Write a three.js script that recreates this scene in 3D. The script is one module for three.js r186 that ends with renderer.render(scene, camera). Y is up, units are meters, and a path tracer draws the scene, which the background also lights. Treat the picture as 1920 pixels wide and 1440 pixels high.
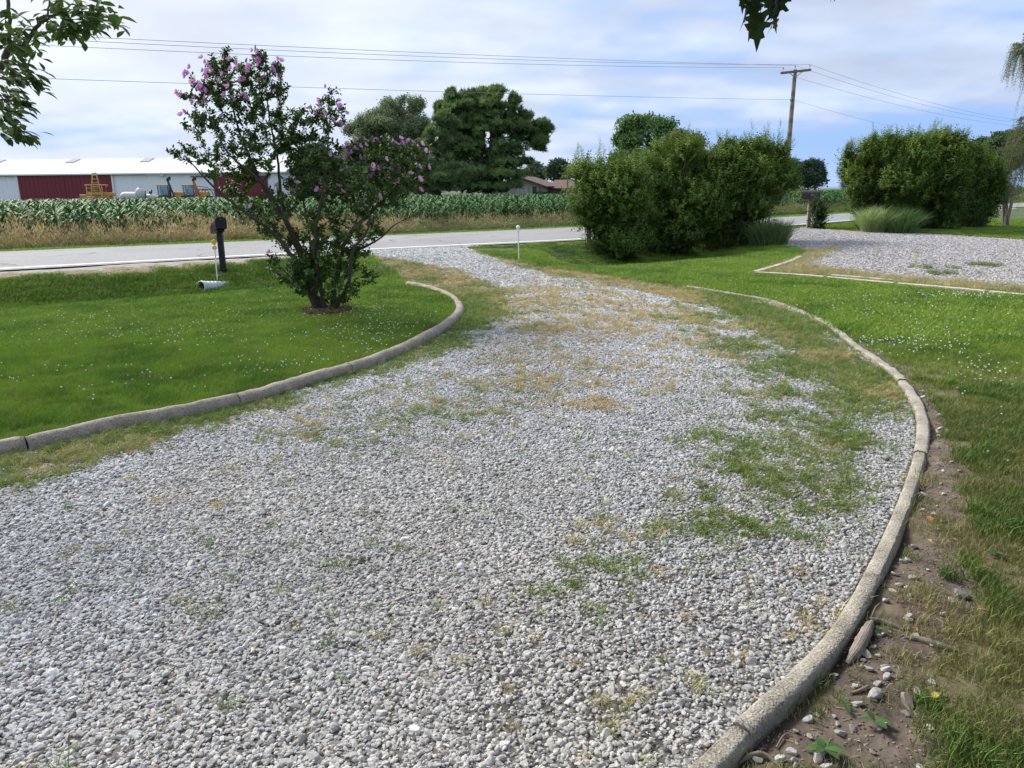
import * as THREE from 'three';
import { mergeGeometries } from 'three/addons/utils/BufferGeometryUtils.js';
import { RoundedBoxGeometry } from 'three/addons/geometries/RoundedBoxGeometry.js';

// ------------------------------------------------------------------ camera, sky, sun, exposure
const EYE = 1.65, FOC = 1442, PITCH = 14.13 * Math.PI / 180, ROLL = -0.45 * Math.PI / 180;
const scene = new THREE.Scene();
const camera = new THREE.PerspectiveCamera(2 * Math.atan(720 / FOC) * 180 / Math.PI, 4 / 3, 0.05, 6000);
camera.rotation.order = 'YXZ'; camera.position.set(0, EYE, 0); camera.rotation.set(-PITCH, 0, ROLL);
const renderer = new THREE.WebGLRenderer({ antialias: true });
renderer.toneMapping = THREE.LinearToneMapping; renderer.toneMappingExposure = 1.72;
renderer.shadowMap.enabled = true;
const SUN_AZ = -47 * Math.PI / 180, SUN_EL = 40 * Math.PI / 180;
const sunDir = new THREE.Vector3(Math.sin(SUN_AZ) * Math.cos(SUN_EL), Math.sin(SUN_EL), -Math.cos(SUN_AZ) * Math.cos(SUN_EL));
const sun = new THREE.DirectionalLight(new THREE.Color(1, 0.95, 0.86), 3.2);
sun.position.copy(sunDir).multiplyScalar(120); sun.castShadow = true; sun.shadow.radius = 38;
Object.assign(sun.shadow.camera, { left: -60, right: 60, top: 60, bottom: -60, near: 1, far: 300 }); sun.shadow.mapSize.set(4096, 4096);
scene.add(sun); scene.add(sun.target);

// ------------------------------------------------------------------ random numbers and noise
function rng(a) { return () => { a = (a + 0x6d2b79f5) | 0; let t = Math.imul(a ^ (a >>> 15), 1 | a); t = (t + Math.imul(t ^ (t >>> 7), 61 | t)) ^ t; return ((t ^ (t >>> 14)) >>> 0) / 4294967296; }; }
let rand = rng(7);
const U = (a, b) => a + (b - a) * rand();
const lerp = (a, b, t) => a + (b - a) * t, clamp = (x, a = 0, b = 1) => Math.min(b, Math.max(a, x));
const sstep = (a, b, x) => { const t = clamp((x - a) / (b - a)); return t * t * (3 - 2 * t); };
function hash(x, y, s = 0) { let h = Math.imul(x | 0, 374761393) + Math.imul(y | 0, 668265263) + Math.imul(s | 0, 1442695041); h = Math.imul(h ^ (h >>> 13), 1274126177); return ((h ^ (h >>> 16)) >>> 0) / 4294967296; }
function vnoise(x, y, s = 0, per = 0) {
  const x0 = Math.floor(x), y0 = Math.floor(y), fx = x - x0, fy = y - y0, w = (v) => (per ? ((v % per) + per) % per : v);
  const u = fx * fx * (3 - 2 * fx), v = fy * fy * (3 - 2 * fy);
  return lerp(lerp(hash(w(x0), w(y0), s), hash(w(x0 + 1), w(y0), s), u), lerp(hash(w(x0), w(y0 + 1), s), hash(w(x0 + 1), w(y0 + 1), s), u), v);
}
function fbm(x, y, oct = 4, s = 0, per = 0) { let a = 0.5, t = 0, n = 0; for (let i = 0; i < oct; i++) { t += a * vnoise(x, y, s + i, per); n += a; a *= 0.5; x *= 2; y *= 2; per *= 2; } return t / n; }

// sky: thin broken overcast, brightest round the hidden sun, clear blue low on the right
{
  const W = 2048, H = 1024, d = new Float32Array(W * H * 4);
  const mix3 = (a, b, t) => [lerp(a[0], b[0], t), lerp(a[1], b[1], t), lerp(a[2], b[2], t)];
  for (let j = 0; j < H; j++) {
    const el = (j + 0.5) / H * Math.PI - Math.PI / 2, ce = Math.cos(el), y = Math.sin(el);
    for (let i = 0; i < W; i++) {
      const th = ((i + 0.5) / W - 0.5) * 2 * Math.PI;             // u = atan2(z, x)/2pi + 0.5
      const x = Math.cos(th) * ce, z = Math.sin(th) * ce;
      const cs = x * sunDir.x + y * sunDir.y + z * sunDir.z, ang = Math.acos(clamp(cs, -1, 1)) * 180 / Math.PI;
      const az = Math.atan2(x, -z) * 180 / Math.PI, e = el * 180 / Math.PI;
      const k = 1 / (Math.max(y, 0) + 0.16), px = x * k, pz = z * k;
      const rightness = sstep(-30, 34, az) * sstep(180, 120, Math.abs(az));
      // clear air
      let clear = mix3([0.27, 0.45, 0.86], [0.19, 0.35, 0.76], sstep(0, 50, e));
      clear = mix3(clear, [0.7, 0.86, 1.0], Math.exp(-ang / 34) * 1.4 > 1 ? 1 : Math.exp(-ang / 34) * 1.4);
      // cloud veil
      const big = fbm(px * 1.3 + 3.1, pz * 1.3 + 8.2, 5, 11), fine = fbm(px * 5 + 1.7, pz * 3.2 + 4.4, 5, 31), streak = fbm(px * 2.0 + 9, pz * 7 + 2, 4, 51);
      let cov = 0.93 - 0.36 * rightness * sstep(22, 3, e) + (big - 0.5) * 0.9 + (fine - 0.5) * 0.35 + (streak - 0.5) * 0.55 * sstep(30, 4, e);
      cov += 0.25 * sstep(70, 25, ang);
      const gap = 0.9 * Math.exp(-(((az + 27) / 9) ** 2)) * sstep(1.6, 3.2, e + (fine - 0.5) * 1.2) * sstep(6.2, 5.0, e + (fine - 0.5) * 1.2 + 0.06 * (az + 27));  // the clear slot over the barn
      cov -= 0.55 * gap;
      cov -= 0.5 * sstep(5.5, 2.5, e) * sstep(6, 16, az) * sstep(90, 40, Math.abs(az));
      const c = sstep(0.3, 0.78, cov);
      let cloud = mix3([0.56, 0.675, 0.89], [1.04, 1.03, 1.01], clamp(Math.exp(-Math.max(ang - 22, 0) / 20) + (fine - 0.5) * 0.35));
      const shade = 0.86 + 0.55 * (fbm(px * 1.9 + 20, pz * 3.4 + 5, 5, 71) - 0.38);
      cloud = cloud.map((v, n) => v * lerp(1, shade, 0.35 + 0.6 * sstep(25, 60, ang)) * (n === 2 ? 1.02 : 1));
      let col = mix3(clear, cloud, c);
      const hz = sstep(3.0, 0, e) * 0.45; col = mix3(col, mix3([0.5, 0.66, 0.92], [0.8, 0.82, 0.86], 1 - rightness), hz);
      const glow = 0.45 * Math.exp(-((ang / 16) ** 2)) ; col = [col[0] + glow, col[1] + glow * 0.95, col[2] + glow * 0.88];
      if (y < 0) col = [0.22, 0.25, 0.2];
      const o = (j * W + i) * 4; const SK = 0.675; d[o] = col[0] * SK; d[o + 1] = col[1] * SK; d[o + 2] = col[2] * SK; d[o + 3] = 1;
    }
  }
  const t = new THREE.DataTexture(d, W, H, THREE.RGBAFormat, THREE.FloatType);
  t.mapping = THREE.EquirectangularReflectionMapping; t.magFilter = t.minFilter = THREE.LinearFilter; t.needsUpdate = true;
  scene.background = t; scene.environment = t;
}

// ------------------------------------------------------------------ naming
const used = {};
function numbered(n) { used[n] = (used[n] ?? -1) + 1; return used[n] ? n + '_' + String(used[n]).padStart(3, '0') : n; }
function tag(o, label, category, group, kind) { o.userData = {}; if (label) o.userData.label = label; if (category) o.userData.category = category; if (group) o.userData.group = group; if (kind) o.userData.kind = kind; return o; }
function thing(name, label, category, pos, turn = 0, group) { const o = new THREE.Group(); o.name = numbered(name); o.position.copy(pos); o.rotation.y = turn; scene.add(o); return tag(o, label, category, group); }
function mesh(name, geo, m, parent = scene) { const o = new THREE.Mesh(Array.isArray(geo) ? merged(geo) : geo, m); o.name = parent === scene ? numbered(name) : name; o.castShadow = o.receiveShadow = true; parent.add(o); return o; }
function merged(list) { list = list.map((g) => (g.index ? g.toNonIndexed() : g)); for (const g of list) for (const k of Object.keys(g.attributes)) if (!list.every((h) => h.attributes[k])) g.deleteAttribute(k); return list.length === 1 ? list[0] : mergeGeometries(list); }
const V = (x, y, z) => new THREE.Vector3(x, y, z);

// ------------------------------------------------------------------ from a picture point to a place
const cP = Math.cos(PITCH), sP = Math.sin(PITCH), cR = Math.cos(ROLL), sR = Math.sin(ROLL);
function ray(px, py) { const a = (px - 960) / FOC, b = (720 - py) / FOC, X = a * cR - b * sR, Y = a * sR + b * cR; return V(X, Y * cP - sP, -Y * sP - cP); }
function at(px, py, t) { return ray(px, py).multiplyScalar(t).add(camera.position); }
function flat(px, py, h = 0) { const d = ray(px, py); return d.multiplyScalar((h - EYE) / d.y).add(camera.position); }
function project(p) { const x = p.x, y = p.y - EYE, z = p.z, Y = y * cP - z * sP, Z = y * sP + z * cP, X = x; const Xc = X * cR + Y * sR, Yc = -X * sR + Y * cR; return [960 + Xc / -Z * FOC, 720 - Yc / -Z * FOC, -Z]; }

// ------------------------------------------------------------------ ground plan
const ROADH = 0.25;
const extend = (pts, a, b) => { const p = pts.map((q) => q.clone()), n = p.length; const s = p[0].clone().sub(p[1]).setLength(a), e = p[n - 1].clone().sub(p[n - 2]).setLength(b); return [p[0].clone().add(s), ...p, p[n - 1].clone().add(e)]; };
const roadNear = extend([[0, 507], [425, 483.5], [705, 469], [920, 458.5], [1082, 450.5], [1481, 423.5], [1590, 414.5]].map(([x, y]) => flat(x, y, ROADH)), 130, 190);
const roadFar = extend([[0, 472], [425, 454], [760, 440], [1080, 426], [1481, 406.5], [1590, 400]].map(([x, y]) => flat(x, y, ROADH)), 130, 190);
function nearest(poly, x, z) {               // signed distance to a polyline: positive on the side of the camera for lines that run left to right
  let best = 1e9, side = 1, al = 0, run = 0, res = 0;
  for (let i = 0; i + 1 < poly.length; i++) {
    const a = poly[i], b = poly[i + 1], dx = b.x - a.x, dz = b.z - a.z, L = dx * dx + dz * dz, l = Math.sqrt(L), t = clamp(((x - a.x) * dx + (z - a.z) * dz) / L);
    const ex = x - a.x - dx * t, ez = z - a.z - dz * t, d = ex * ex + ez * ez;
    if (d < best) { best = d; side = dx * ez - dz * ex >= 0 ? 1 : -1; res = run + t * l; }
    run += l;
  }
  return [Math.sqrt(best) * side, res];
}
const smooth = (pts, n, closed = false) => new THREE.CatmullRomCurve3(pts, closed, 'centripetal').getSpacedPoints(n);
const leftKerbPx = [[0, 838], [110, 818], [205, 795], [360, 768], [470, 744], [560, 716], [660, 688], [740, 659], [800, 630], [840, 605], [862, 580], [850, 560], [825, 547], [795, 538], [765, 533]];
const rightKerbPx = [[1312, 1440], [1402, 1353], [1484, 1278], [1564, 1194], [1602, 1137], [1659, 1028], [1702, 925], [1729, 832], [1728, 772], [1692, 711], [1655, 680], [1615, 651], [1553, 606], [1500, 581], [1444, 561], [1360, 547], [1290, 536]];
const leftKerb = smooth([V(-6.5, 0, -4.05), V(-4.8, 0, -4.45), ...leftKerbPx.map(([x, y]) => flat(x, y, 0.05))], 140);
const rightKerb = smooth([V(-0.4, 0, -1.15), V(0.2, 0, -1.55), ...rightKerbPx.map(([x, y]) => flat(x, y, 0.05))], 150);
const edgeEnd = (px) => px.map(([x, y]) => flat(x, y, 0.08));
const driveLeft = smooth([...leftKerb, ...edgeEnd([[745, 522], [715, 508], [690, 492], [640, 483]]), flat(560, 476, ROADH)], 90);
const driveRight = smooth([...rightKerb, ...edgeEnd([[1200, 520], [1100, 506], [1000, 497], [920, 486], [880, 474]]), flat(985, 455.5, ROADH)], 90);
const drivePoly = [...driveLeft, ...driveRight.slice().reverse(), V(-0.4, 0, -0.4), V(-1, 0, 3), V(-9, 0, 3), V(-9, 0, -3.4)];
const inside = (poly, x, z) => { let c = false; for (let i = 0, j = poly.length - 1; i < poly.length; j = i++) { const a = poly[i], b = poly[j]; if ((a.z > z) !== (b.z > z) && x < (b.x - a.x) * (z - a.z) / (b.z - a.z) + a.x) c = !c; } return c; };
const ndrivePx = [[1418, 500], [1640, 518], [1920, 541], [2100, 556], [2150, 462], [1920, 447], [1760, 441], [1600, 438], [1530, 434], [1500, 430]];
const nH = 0.12;
const ndrive = [...ndrivePx.map(([x, y]) => flat(x, y, nH)), flat(1500, 426, ROADH), flat(1400, 433, ROADH), flat(1415, 445, nH), flat(1470, 457, nH), flat(1520, 466, nH), flat(1475, 482, nH)];
const crossing = [flat(820, 458, ROADH), flat(840, 500, 0), flat(1000, 560, 0)];
function height(x, z, forDrive = false) {
  const [d] = nearest(roadNear, x, z);
  if (d < 0) { const [f] = nearest(roadFar, x, z); if (f > -0.02) return ROADH - 0.03; return ROADH - 0.05 - 0.12 * sstep(0, 1.5, -f) + 0.12 * sstep(1.5, 4, -f) - 0.4 * sstep(6, 90, -f); }
  const right = sstep(6, 11, x);
  let h = lerp((ROADH - 0.02) * (1 - sstep(0.25, 1.7, d)), 0.2 * (1 - sstep(1.5, 12, d)), right);
  const [c] = nearest(crossing, x, z), m = sstep(2.0, 3.4, Math.abs(c)) * (1 - sstep(4.5, 8, x));
  h = lerp((ROADH - 0.02) * (1 - sstep(0.4, 6, d)), h, Math.max(m, right));
  const q = (d - 2.9) / 2.2;
  if (Math.abs(q) < 1) h -= m * 0.42 * (1 - q * q) ** 1.5;
  if (forDrive) return h;
  if (drivePoly.length && inside(drivePoly, x, z)) return h - 0.05;
  if (inside(ndrive, x, z)) return h - 0.04;
  const [l] = nearest(leftKerb, x, z);
  if (x < 0 && z < -3.4) h += lerp(0.03, 0.085, sstep(0.1, 1.6, Math.abs(l))) * sstep(1.5, 5.0, d) * (z > -14.5 ? 1 : sstep(-16.5, -14.5, z));
  else h += 0.03 * sstep(-2, -5, z) * sstep(2, 5, d);
  h += (vnoise(x * 0.9, z * 0.9, 5) - 0.5) * 0.035;
  return h;
}
function ground(px, py, dh = 0) {              // where the line of sight meets the ground
  const d = ray(px, py), f = (t) => EYE + d.y * t - height(d.x * t, d.z * t) - dh; let a = 0.5, b = a;
  while (b < 400 && f(b) > 0) { a = b; b += 0.1 + b * 0.01; } for (let i = 0; i < 30; i++) { const m = (a + b) / 2; if (f(m) > 0) a = m; else b = m; }
  const p = V(d.x * a, 0, d.z * a); p.y = height(p.x, p.z) + dh; return p;
}
const poly = (px) => px.map(([x, y]) => flat(x, y));
const polyBox = (p) => { p.box = [Math.min(...p.map((q) => q.x)), Math.max(...p.map((q) => q.x)), Math.min(...p.map((q) => q.z)), Math.max(...p.map((q) => q.z))]; return p; };
const inBox = (p, x, z) => x > p.box[0] && x < p.box[1] && z > p.box[2] && z < p.box[3] && inside(p, x, z);
// grass that has come up through the gravel: [outline, density, share of dry grass]
const weeds = [
  [[...[[-60, 935], [120, 888], [250, 850], [480, 772], [620, 727], [760, 684], [860, 642], [925, 595], [915, 555]], ...leftKerbPx.slice().reverse(), [-60, 855]], 1.0, 0.22],
  [[[925, 600], [960, 575], [940, 545], [860, 515], [760, 503], [700, 500], [720, 515], [770, 532], [830, 545], [865, 580], [870, 620]], 0.95, 0.62],
  [[[870, 478], [1000, 497], [1150, 513], [1300, 535], [1400, 560], [1470, 590], [1400, 592], [1260, 560], [1100, 530], [960, 506]], 0.9, 0.66],
  [[[1290, 540], [1440, 570], [1560, 615], [1640, 662], [1690, 715], [1705, 770], [1640, 778], [1500, 712], [1430, 640], [1370, 595]], 1.0, 0.3],
  [[[1340, 790], [1480, 720], [1560, 790], [1660, 820], [1640, 900], [1500, 950], [1380, 1010], [1230, 1000], [1190, 950], [1330, 900]], 0.5, 0.22],
  [[[1000, 1110], [1180, 1000], [1300, 980], [1360, 1060], [1200, 1120], [1030, 1150]], 0.34, 0.22],
  [[[930, 520], [1100, 535], [1250, 580], [1300, 640], [1260, 740], [1100, 780], [950, 770], [860, 710], [960, 620]], 0.26, 0.8],
  [[[480, 770], [880, 680], [980, 780], [760, 850], [560, 850]], 0.2, 0.5],
  [[[850, 1150], [1500, 1000], [1580, 1130], [1320, 1390], [900, 1400]], 0.07, 0.6],
  [[[1250, 560], [1480, 640], [1600, 780], [1480, 800], [1380, 740], [1300, 640]], 0.45, 0.5],
].map(([o, d, t]) => [polyBox(poly(o)), d, t]);
function weedAt(x, z) { let d = 0.016, t = 0.4; const wx = x + (fbm(x * 2.2, z * 2.2, 3, 91) - 0.5) * 0.6 + (hash(x * 97, z * 97, 3) - 0.5) * 0.35, wz = z + (fbm(x * 2.2, z * 2.2, 3, 92) - 0.5) * 0.8 + (hash(x * 89, z * 91, 5) - 0.5) * 0.5; for (const [p, pd, pt] of weeds) if (inBox(p, wx, wz) && pd > d) { d = pd; t = pt; } const f = fbm(x * 3.1, z * 3.1, 4, 77); return [d * (d > 0.8 ? 0.62 + 0.38 * sstep(0.28, 0.55, f) : sstep(0.22, 0.75, f) * 1.35), t]; }
const dirt = polyBox(poly([[1700, 715], [1765, 780], [1800, 860], [1805, 960], [1785, 1040], [1840, 1110], [1835, 1195], [1725, 1225], [1700, 1300], [1745, 1360], [1760, 1460], [1340, 1460], [1480, 1340], [1610, 1190], [1690, 1040], [1730, 900], [1742, 800], [1690, 720]]));
const bareNear = polyBox(poly([[1340, 1470], [1480, 1340], [1600, 1205], [1640, 1225], [1690, 1280], [1660, 1380], [1600, 1470]]));
const inDirt = (x, z) => { const wx = x + (fbm(x * 4, z * 4, 3, 61) - 0.5) * 0.35, wz = z + (fbm(x * 4, z * 4, 3, 62) - 0.5) * 0.45; return inBox(dirt, wx, wz); };
function seen(p, mx = 260, my = 140) { const [x, y, d] = project(p); return d > 0.3 && x > -mx && x < 1920 + mx && y > -my && y < 1440 + my; }

// ------------------------------------------------------------------ materials
function dataTex(n, f, srgb = false, rep = [1, 1]) {
  const d = new Uint8Array(n * n * 4);
  for (let y = 0; y < n; y++) for (let x = 0; x < n; x++) { const c = f(x / n, y / n), o = (y * n + x) * 4; for (let k = 0; k < 3; k++) d[o + k] = clamp(Array.isArray(c) ? c[k] : c) * 255; d[o + 3] = 255; }
  const t = new THREE.DataTexture(d, n, n); t.wrapS = t.wrapT = THREE.RepeatWrapping; t.magFilter = THREE.LinearFilter; t.repeat.set(...rep); if (srgb) t.colorSpace = THREE.SRGBColorSpace; t.needsUpdate = true; return t;
}
const std = (c, rough = 0.85, more = {}) => new THREE.MeshStandardMaterial({ color: new THREE.Color().setRGB(...c), roughness: rough, side: THREE.DoubleSide, ...more });
const leafy = (c, tr = 0.3, rough = 0.75) => new THREE.MeshPhysicalMaterial({ color: new THREE.Color().setRGB(...c), roughness: rough, transmission: tr, thickness: 0, side: THREE.DoubleSide, specularIntensity: 0.4 });
const barkBump = dataTex(256, (u, v) => fbm(u * 24, v * 6, 4, 3, 6) , false);
const barkTex = dataTex(256, (u, v) => { const n = fbm(u * 20, v * 5, 4, 9, 5); return [0.45 + n * 0.5, 0.44 + n * 0.5, 0.43 + n * 0.5]; }, false);
const bark = std([0.17, 0.135, 0.105], 0.95, { map: barkTex, bumpMap: barkBump, bumpScale: 0.01 });
const darkbark = std([0.13, 0.11, 0.09], 0.95, { map: barkTex });
const palebark = std([0.3, 0.27, 0.23], 0.95, { map: barkTex, bumpMap: barkBump, bumpScale: 0.006 });
const concreteTex = dataTex(512, (u, v) => { const n = fbm(u * 6, v * 6, 5, 21, 6), s = vnoise(u * 90, v * 90, 22, 90), k = s > 0.78 ? 0.38 : s < 0.18 ? -0.3 : 0, st = fbm(u * 2 + 3, v * 2, 4, 25, 2), g = 0.62 + (n - 0.5) * 0.55 + (st - 0.5) * 0.7 + k + (vnoise(u * 200, v * 200, 23, 200) - 0.5) * 0.2; return [g, g * 0.965, g * 0.9]; });
const concreteBump = dataTex(512, (u, v) => 0.5 + 0.5 * (vnoise(u * 90, v * 90, 22, 90) - 0.5) + 0.3 * (fbm(u * 30, v * 30, 3, 29, 30) - 0.5));
const kerbMat = std([0.4, 0.355, 0.31], 0.95, { map: concreteTex, bumpMap: concreteBump, bumpScale: 0.006 });
const kerbMatPale = std([0.66, 0.6, 0.52], 0.95, { map: concreteTex, bumpMap: concreteBump, bumpScale: 0.006 });
const woodTex = dataTex(256, (u, v) => { const g = 0.6 + (fbm(u * 30, v * 3, 4, 41, 3) - 0.5) * 0.7; return [g, g * 0.97, g * 0.93]; });
const greyWood = std([0.42, 0.36, 0.31], 0.9, { map: woodTex });
const black = new THREE.MeshPhysicalMaterial({ color: new THREE.Color().setRGB(0.007, 0.007, 0.009), roughness: 0.5, specularIntensity: 0.45, side: THREE.DoubleSide });
const white = std([0.78, 0.78, 0.76], 0.5);

// ------------------------------------------------------------------ ground sheet
const GX0 = -22, GX1 = 36, GZ0 = -54, GZ1 = 4;
{
  const line = (a, b, step, far) => { const o = []; for (let v = a; v <= b + 1e-6; v += step) o.push(v); for (let s = step * 3, v = b + s; v < far; s *= 1.5, v += s) o.push(v); for (let s = step * 3, v = a - s; v > -far; s *= 1.5, v -= s) o.unshift(v); return o; };
  const xs = line(GX0, GX1, 0.2, 2600), zs = line(GZ0, GZ1, 0.2, 2600), pos = [], uv = [], idx = [];
  for (const z of zs) for (const x of xs) { pos.push(x, height(x, z), z); uv.push((x - GX0) / (GX1 - GX0), (z - GZ0) / (GZ1 - GZ0)); }
  const n = xs.length; for (let j = 0; j + 1 < zs.length; j++) for (let i = 0; i + 1 < n; i++) { const a = j * n + i; idx.push(a, a + n, a + 1, a + 1, a + n, a + n + 1); }
  const g = new THREE.BufferGeometry(); g.setAttribute('position', new THREE.Float32BufferAttribute(pos, 3)); g.setAttribute('uv', new THREE.Float32BufferAttribute(uv, 2)); g.setIndex(idx); g.computeVertexNormals();
  const N = 1600, d = new Uint8Array(N * N * 4), enc = (c) => clamp(c) ** (1 / 2.2) * 255;
  for (let j = 0; j < N; j++) for (let i = 0; i < N; i++) {
    const x = GX0 + (i + 0.5) / N * (GX1 - GX0), z = GZ0 + (j + 0.5) / N * (GZ1 - GZ0), o = (j * N + i) * 4;
    const edge = Math.min(i, j, N - 1 - i, N - 1 - j) < 3;
    let c = [0.055, 0.085, 0.025]; const n = fbm(x * 5, z * 5, 4, 13), f = hash(i, j, 4);
    if (!edge) {
      if (x > 0.3 && z > -9) c = [0.125, 0.11, 0.055];
      const [dr] = nearest(roadNear, x, z);
      if (dr > 0 && dr < (x < -3 ? 1.4 : 0.45) + (n - 0.5) * (x < -3 ? 0.9 : 0.2)) c = dr < 0.5 + (n - 0.5) * 0.5 ? [0.3, 0.28, 0.25] : [0.24, 0.19, 0.11];
      if (z > -13 && x > 0 && inDirt(x, z)) { const w = fbm(x * 9, z * 9, 4, 15); c = [0.06 + w * 0.11, 0.045 + w * 0.09, 0.034 + w * 0.074]; }
      else { const [k] = z > -16 ? nearest(rightKerb, x, z) : [9]; if (Math.abs(k) < 0.16 + n * 0.1) c = [0.12, 0.095, 0.065]; }
      const m = 0.7 + 0.6 * n + (f - 0.5) * 0.35; c = c.map((v) => v * m);
    }
    d[o] = enc(c[0]); d[o + 1] = enc(c[1]); d[o + 2] = enc(c[2]); d[o + 3] = 255;
  }
  const t = new THREE.DataTexture(d, N, N); t.magFilter = THREE.LinearFilter; t.colorSpace = THREE.SRGBColorSpace; t.needsUpdate = true;
  tag(mesh('ground', g, new THREE.MeshStandardMaterial({ map: t, roughness: 1, bumpMap: dataTex(512, (u, v) => fbm(u * 16, v * 16, 5, 301, 16), false, [42, 42]), bumpScale: 0.03 })), 'grassy ground of the yard running out to the fields', null, null, 'structure');
}
function strip(a, b, n, y) {                  // a sheet between two polylines, y(x, z) its height
  const pos = [], uv = [], idx = [], m = a.length;
  for (let i = 0; i < m; i++) for (let k = 0; k <= n; k++) { const p = a[i].clone().lerp(b[i], k / n); pos.push(p.x, y(p.x, p.z, k / n), p.z); uv.push(p.x, p.z); }
  for (let i = 0; i + 1 < m; i++) for (let k = 0; k < n; k++) { const q = i * (n + 1) + k; idx.push(q, q + 1, q + n + 1, q + 1, q + n + 2, q + n + 1); }
  const g = new THREE.BufferGeometry(); g.setAttribute('position', new THREE.Float32BufferAttribute(pos, 3)); g.setAttribute('uv', new THREE.Float32BufferAttribute(uv, 2)); g.setIndex(idx); g.computeVertexNormals();
  return g;
}
const nrmUp = (g) => { const n = g.attributes.normal; if (n.getY(0) < 0) { const ix = g.index.array; for (let i = 0; i < ix.length; i += 3) { const t = ix[i]; ix[i] = ix[i + 1]; ix[i + 1] = t; } g.computeVertexNormals(); } return g; };
{
  const bedTex = dataTex(512, (u, v) => { const n = fbm(u * 8, v * 8, 5, 81, 8), s = vnoise(u * 60, v * 60, 83, 60); const g = 0.28 + n * 0.25 + (s - 0.5) * 0.5; return [g, g * 0.97, g * 0.9]; });
  const bedBump = dataTex(512, (u, v) => vnoise(u * 60, v * 60, 83, 60));
  const bed = std([0.3, 0.28, 0.26], 1, { map: bedTex, bumpMap: bedBump, bumpScale: 0.015 });
  const dl = smooth([V(-9, 0, -3.6), ...driveLeft], 120), dr = smooth([V(-1.6, 0, 2.5), V(-0.6, 0, -0.6), ...driveRight], 120);
  const g = nrmUp(strip(dl, dr, 16, (x, z) => height(x, z, true) + 0.004)); g.attributes.uv.array.forEach((v, i, a) => { a[i] = v / 1.4; });
  tag(mesh('driveway', g, bed), 'curving gravel driveway running from the front to the road', null, null, 'structure');
  const sh = new THREE.Shape(ndrive.map((p) => new THREE.Vector2(p.x, -p.z))), sg = new THREE.ShapeGeometry(sh); sg.rotateX(-Math.PI / 2);
  // refine so that it follows the ground
  let g2 = sg.toNonIndexed(); for (let it = 0; it < 4; it++) { const p = g2.attributes.position, o = []; for (let i = 0; i < p.count; i += 3) { const a = V().fromBufferAttribute(p, i), b = V().fromBufferAttribute(p, i + 1), c = V().fromBufferAttribute(p, i + 2), ab = a.clone().lerp(b, 0.5), bc = b.clone().lerp(c, 0.5), ca = c.clone().lerp(a, 0.5); for (const q of [a, ab, ca, ab, b, bc, ca, bc, c, ab, bc, ca]) o.push(q.x, q.y, q.z); } g2 = new THREE.BufferGeometry(); g2.setAttribute('position', new THREE.Float32BufferAttribute(o, 3)); }
  const p = g2.attributes.position, uv = []; for (let i = 0; i < p.count; i++) { p.setY(i, height(p.getX(i), p.getZ(i), true) + 0.006); uv.push(p.getX(i) / 1.4, p.getZ(i) / 1.4); } g2.setAttribute('uv', new THREE.Float32BufferAttribute(uv, 2)); g2.computeVertexNormals();
  tag(mesh('gravel_yard', g2, std([0.62, 0.58, 0.56], 1, { map: bedTex, bumpMap: bedBump, bumpScale: 0.015 })), 'pale gravel parking yard of the neighbour behind white edging', null, null, 'structure');
  // road
  const cut = (pl) => smooth(pl, 160);
  const rn = cut(roadNear), rf = rn.map((q, i) => { const t = rn[Math.min(i + 1, 160)].clone().sub(rn[Math.max(i - 1, 0)]).normalize(); return q; });
  const rf2 = cut(roadFar);
  const roadTex = dataTex(1024, (u, v) => { const n = fbm(u * 5, v * 5, 5, 101, 5), s = vnoise(u * 300, v * 300, 102, 300); let g = 0.8 + (n - 0.5) * 0.3 + (s - 0.5) * 0.22; const cr = Math.abs(fbm(u * 4, v * 4, 4, 107, 4) - 0.5); if (cr < 0.008) g *= 0.6; return [g, g * 0.99, g * 0.98]; });
  const rg = nrmUp(strip(rn, rf2, 10, (x, z, k) => ROADH + 0.05 * (1 - (2 * k - 1) ** 2))); const ru = rg.attributes.uv; for (let i = 0; i < ru.count; i++) ru.setXY(i, ru.getX(i) / 9, ru.getY(i) / 9);
  const road = tag(mesh('road', rg, std([0.3, 0.305, 0.315], 0.9, { map: roadTex })), 'pale grey two lane country road with white edge lines', null, null, 'structure');
  const band = (k0, k1, name, col, dash) => { const A = rn.map((q, i) => q.clone().lerp(rf2[i], k0)), B = rn.map((q, i) => q.clone().lerp(rf2[i], k1)); const g = nrmUp(strip(A, B, 2, (x, z) => 0)); const ps = g.attributes.position; for (let i = 0; i < ps.count; i++) { const kk = lerp(k0, k1, (i % 3) / 2); ps.setY(i, ROADH + 0.05 * (1 - (2 * kk - 1) ** 2) + 0.005); } g.computeVertexNormals(); mesh(name, g, std(col, 0.7, { map: roadTex }), road); };
  band(0.035, 0.062, 'edge_line', [0.86, 0.86, 0.84]); band(0.94, 0.966, 'edge_line', [0.82, 0.82, 0.8]);
}

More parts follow.
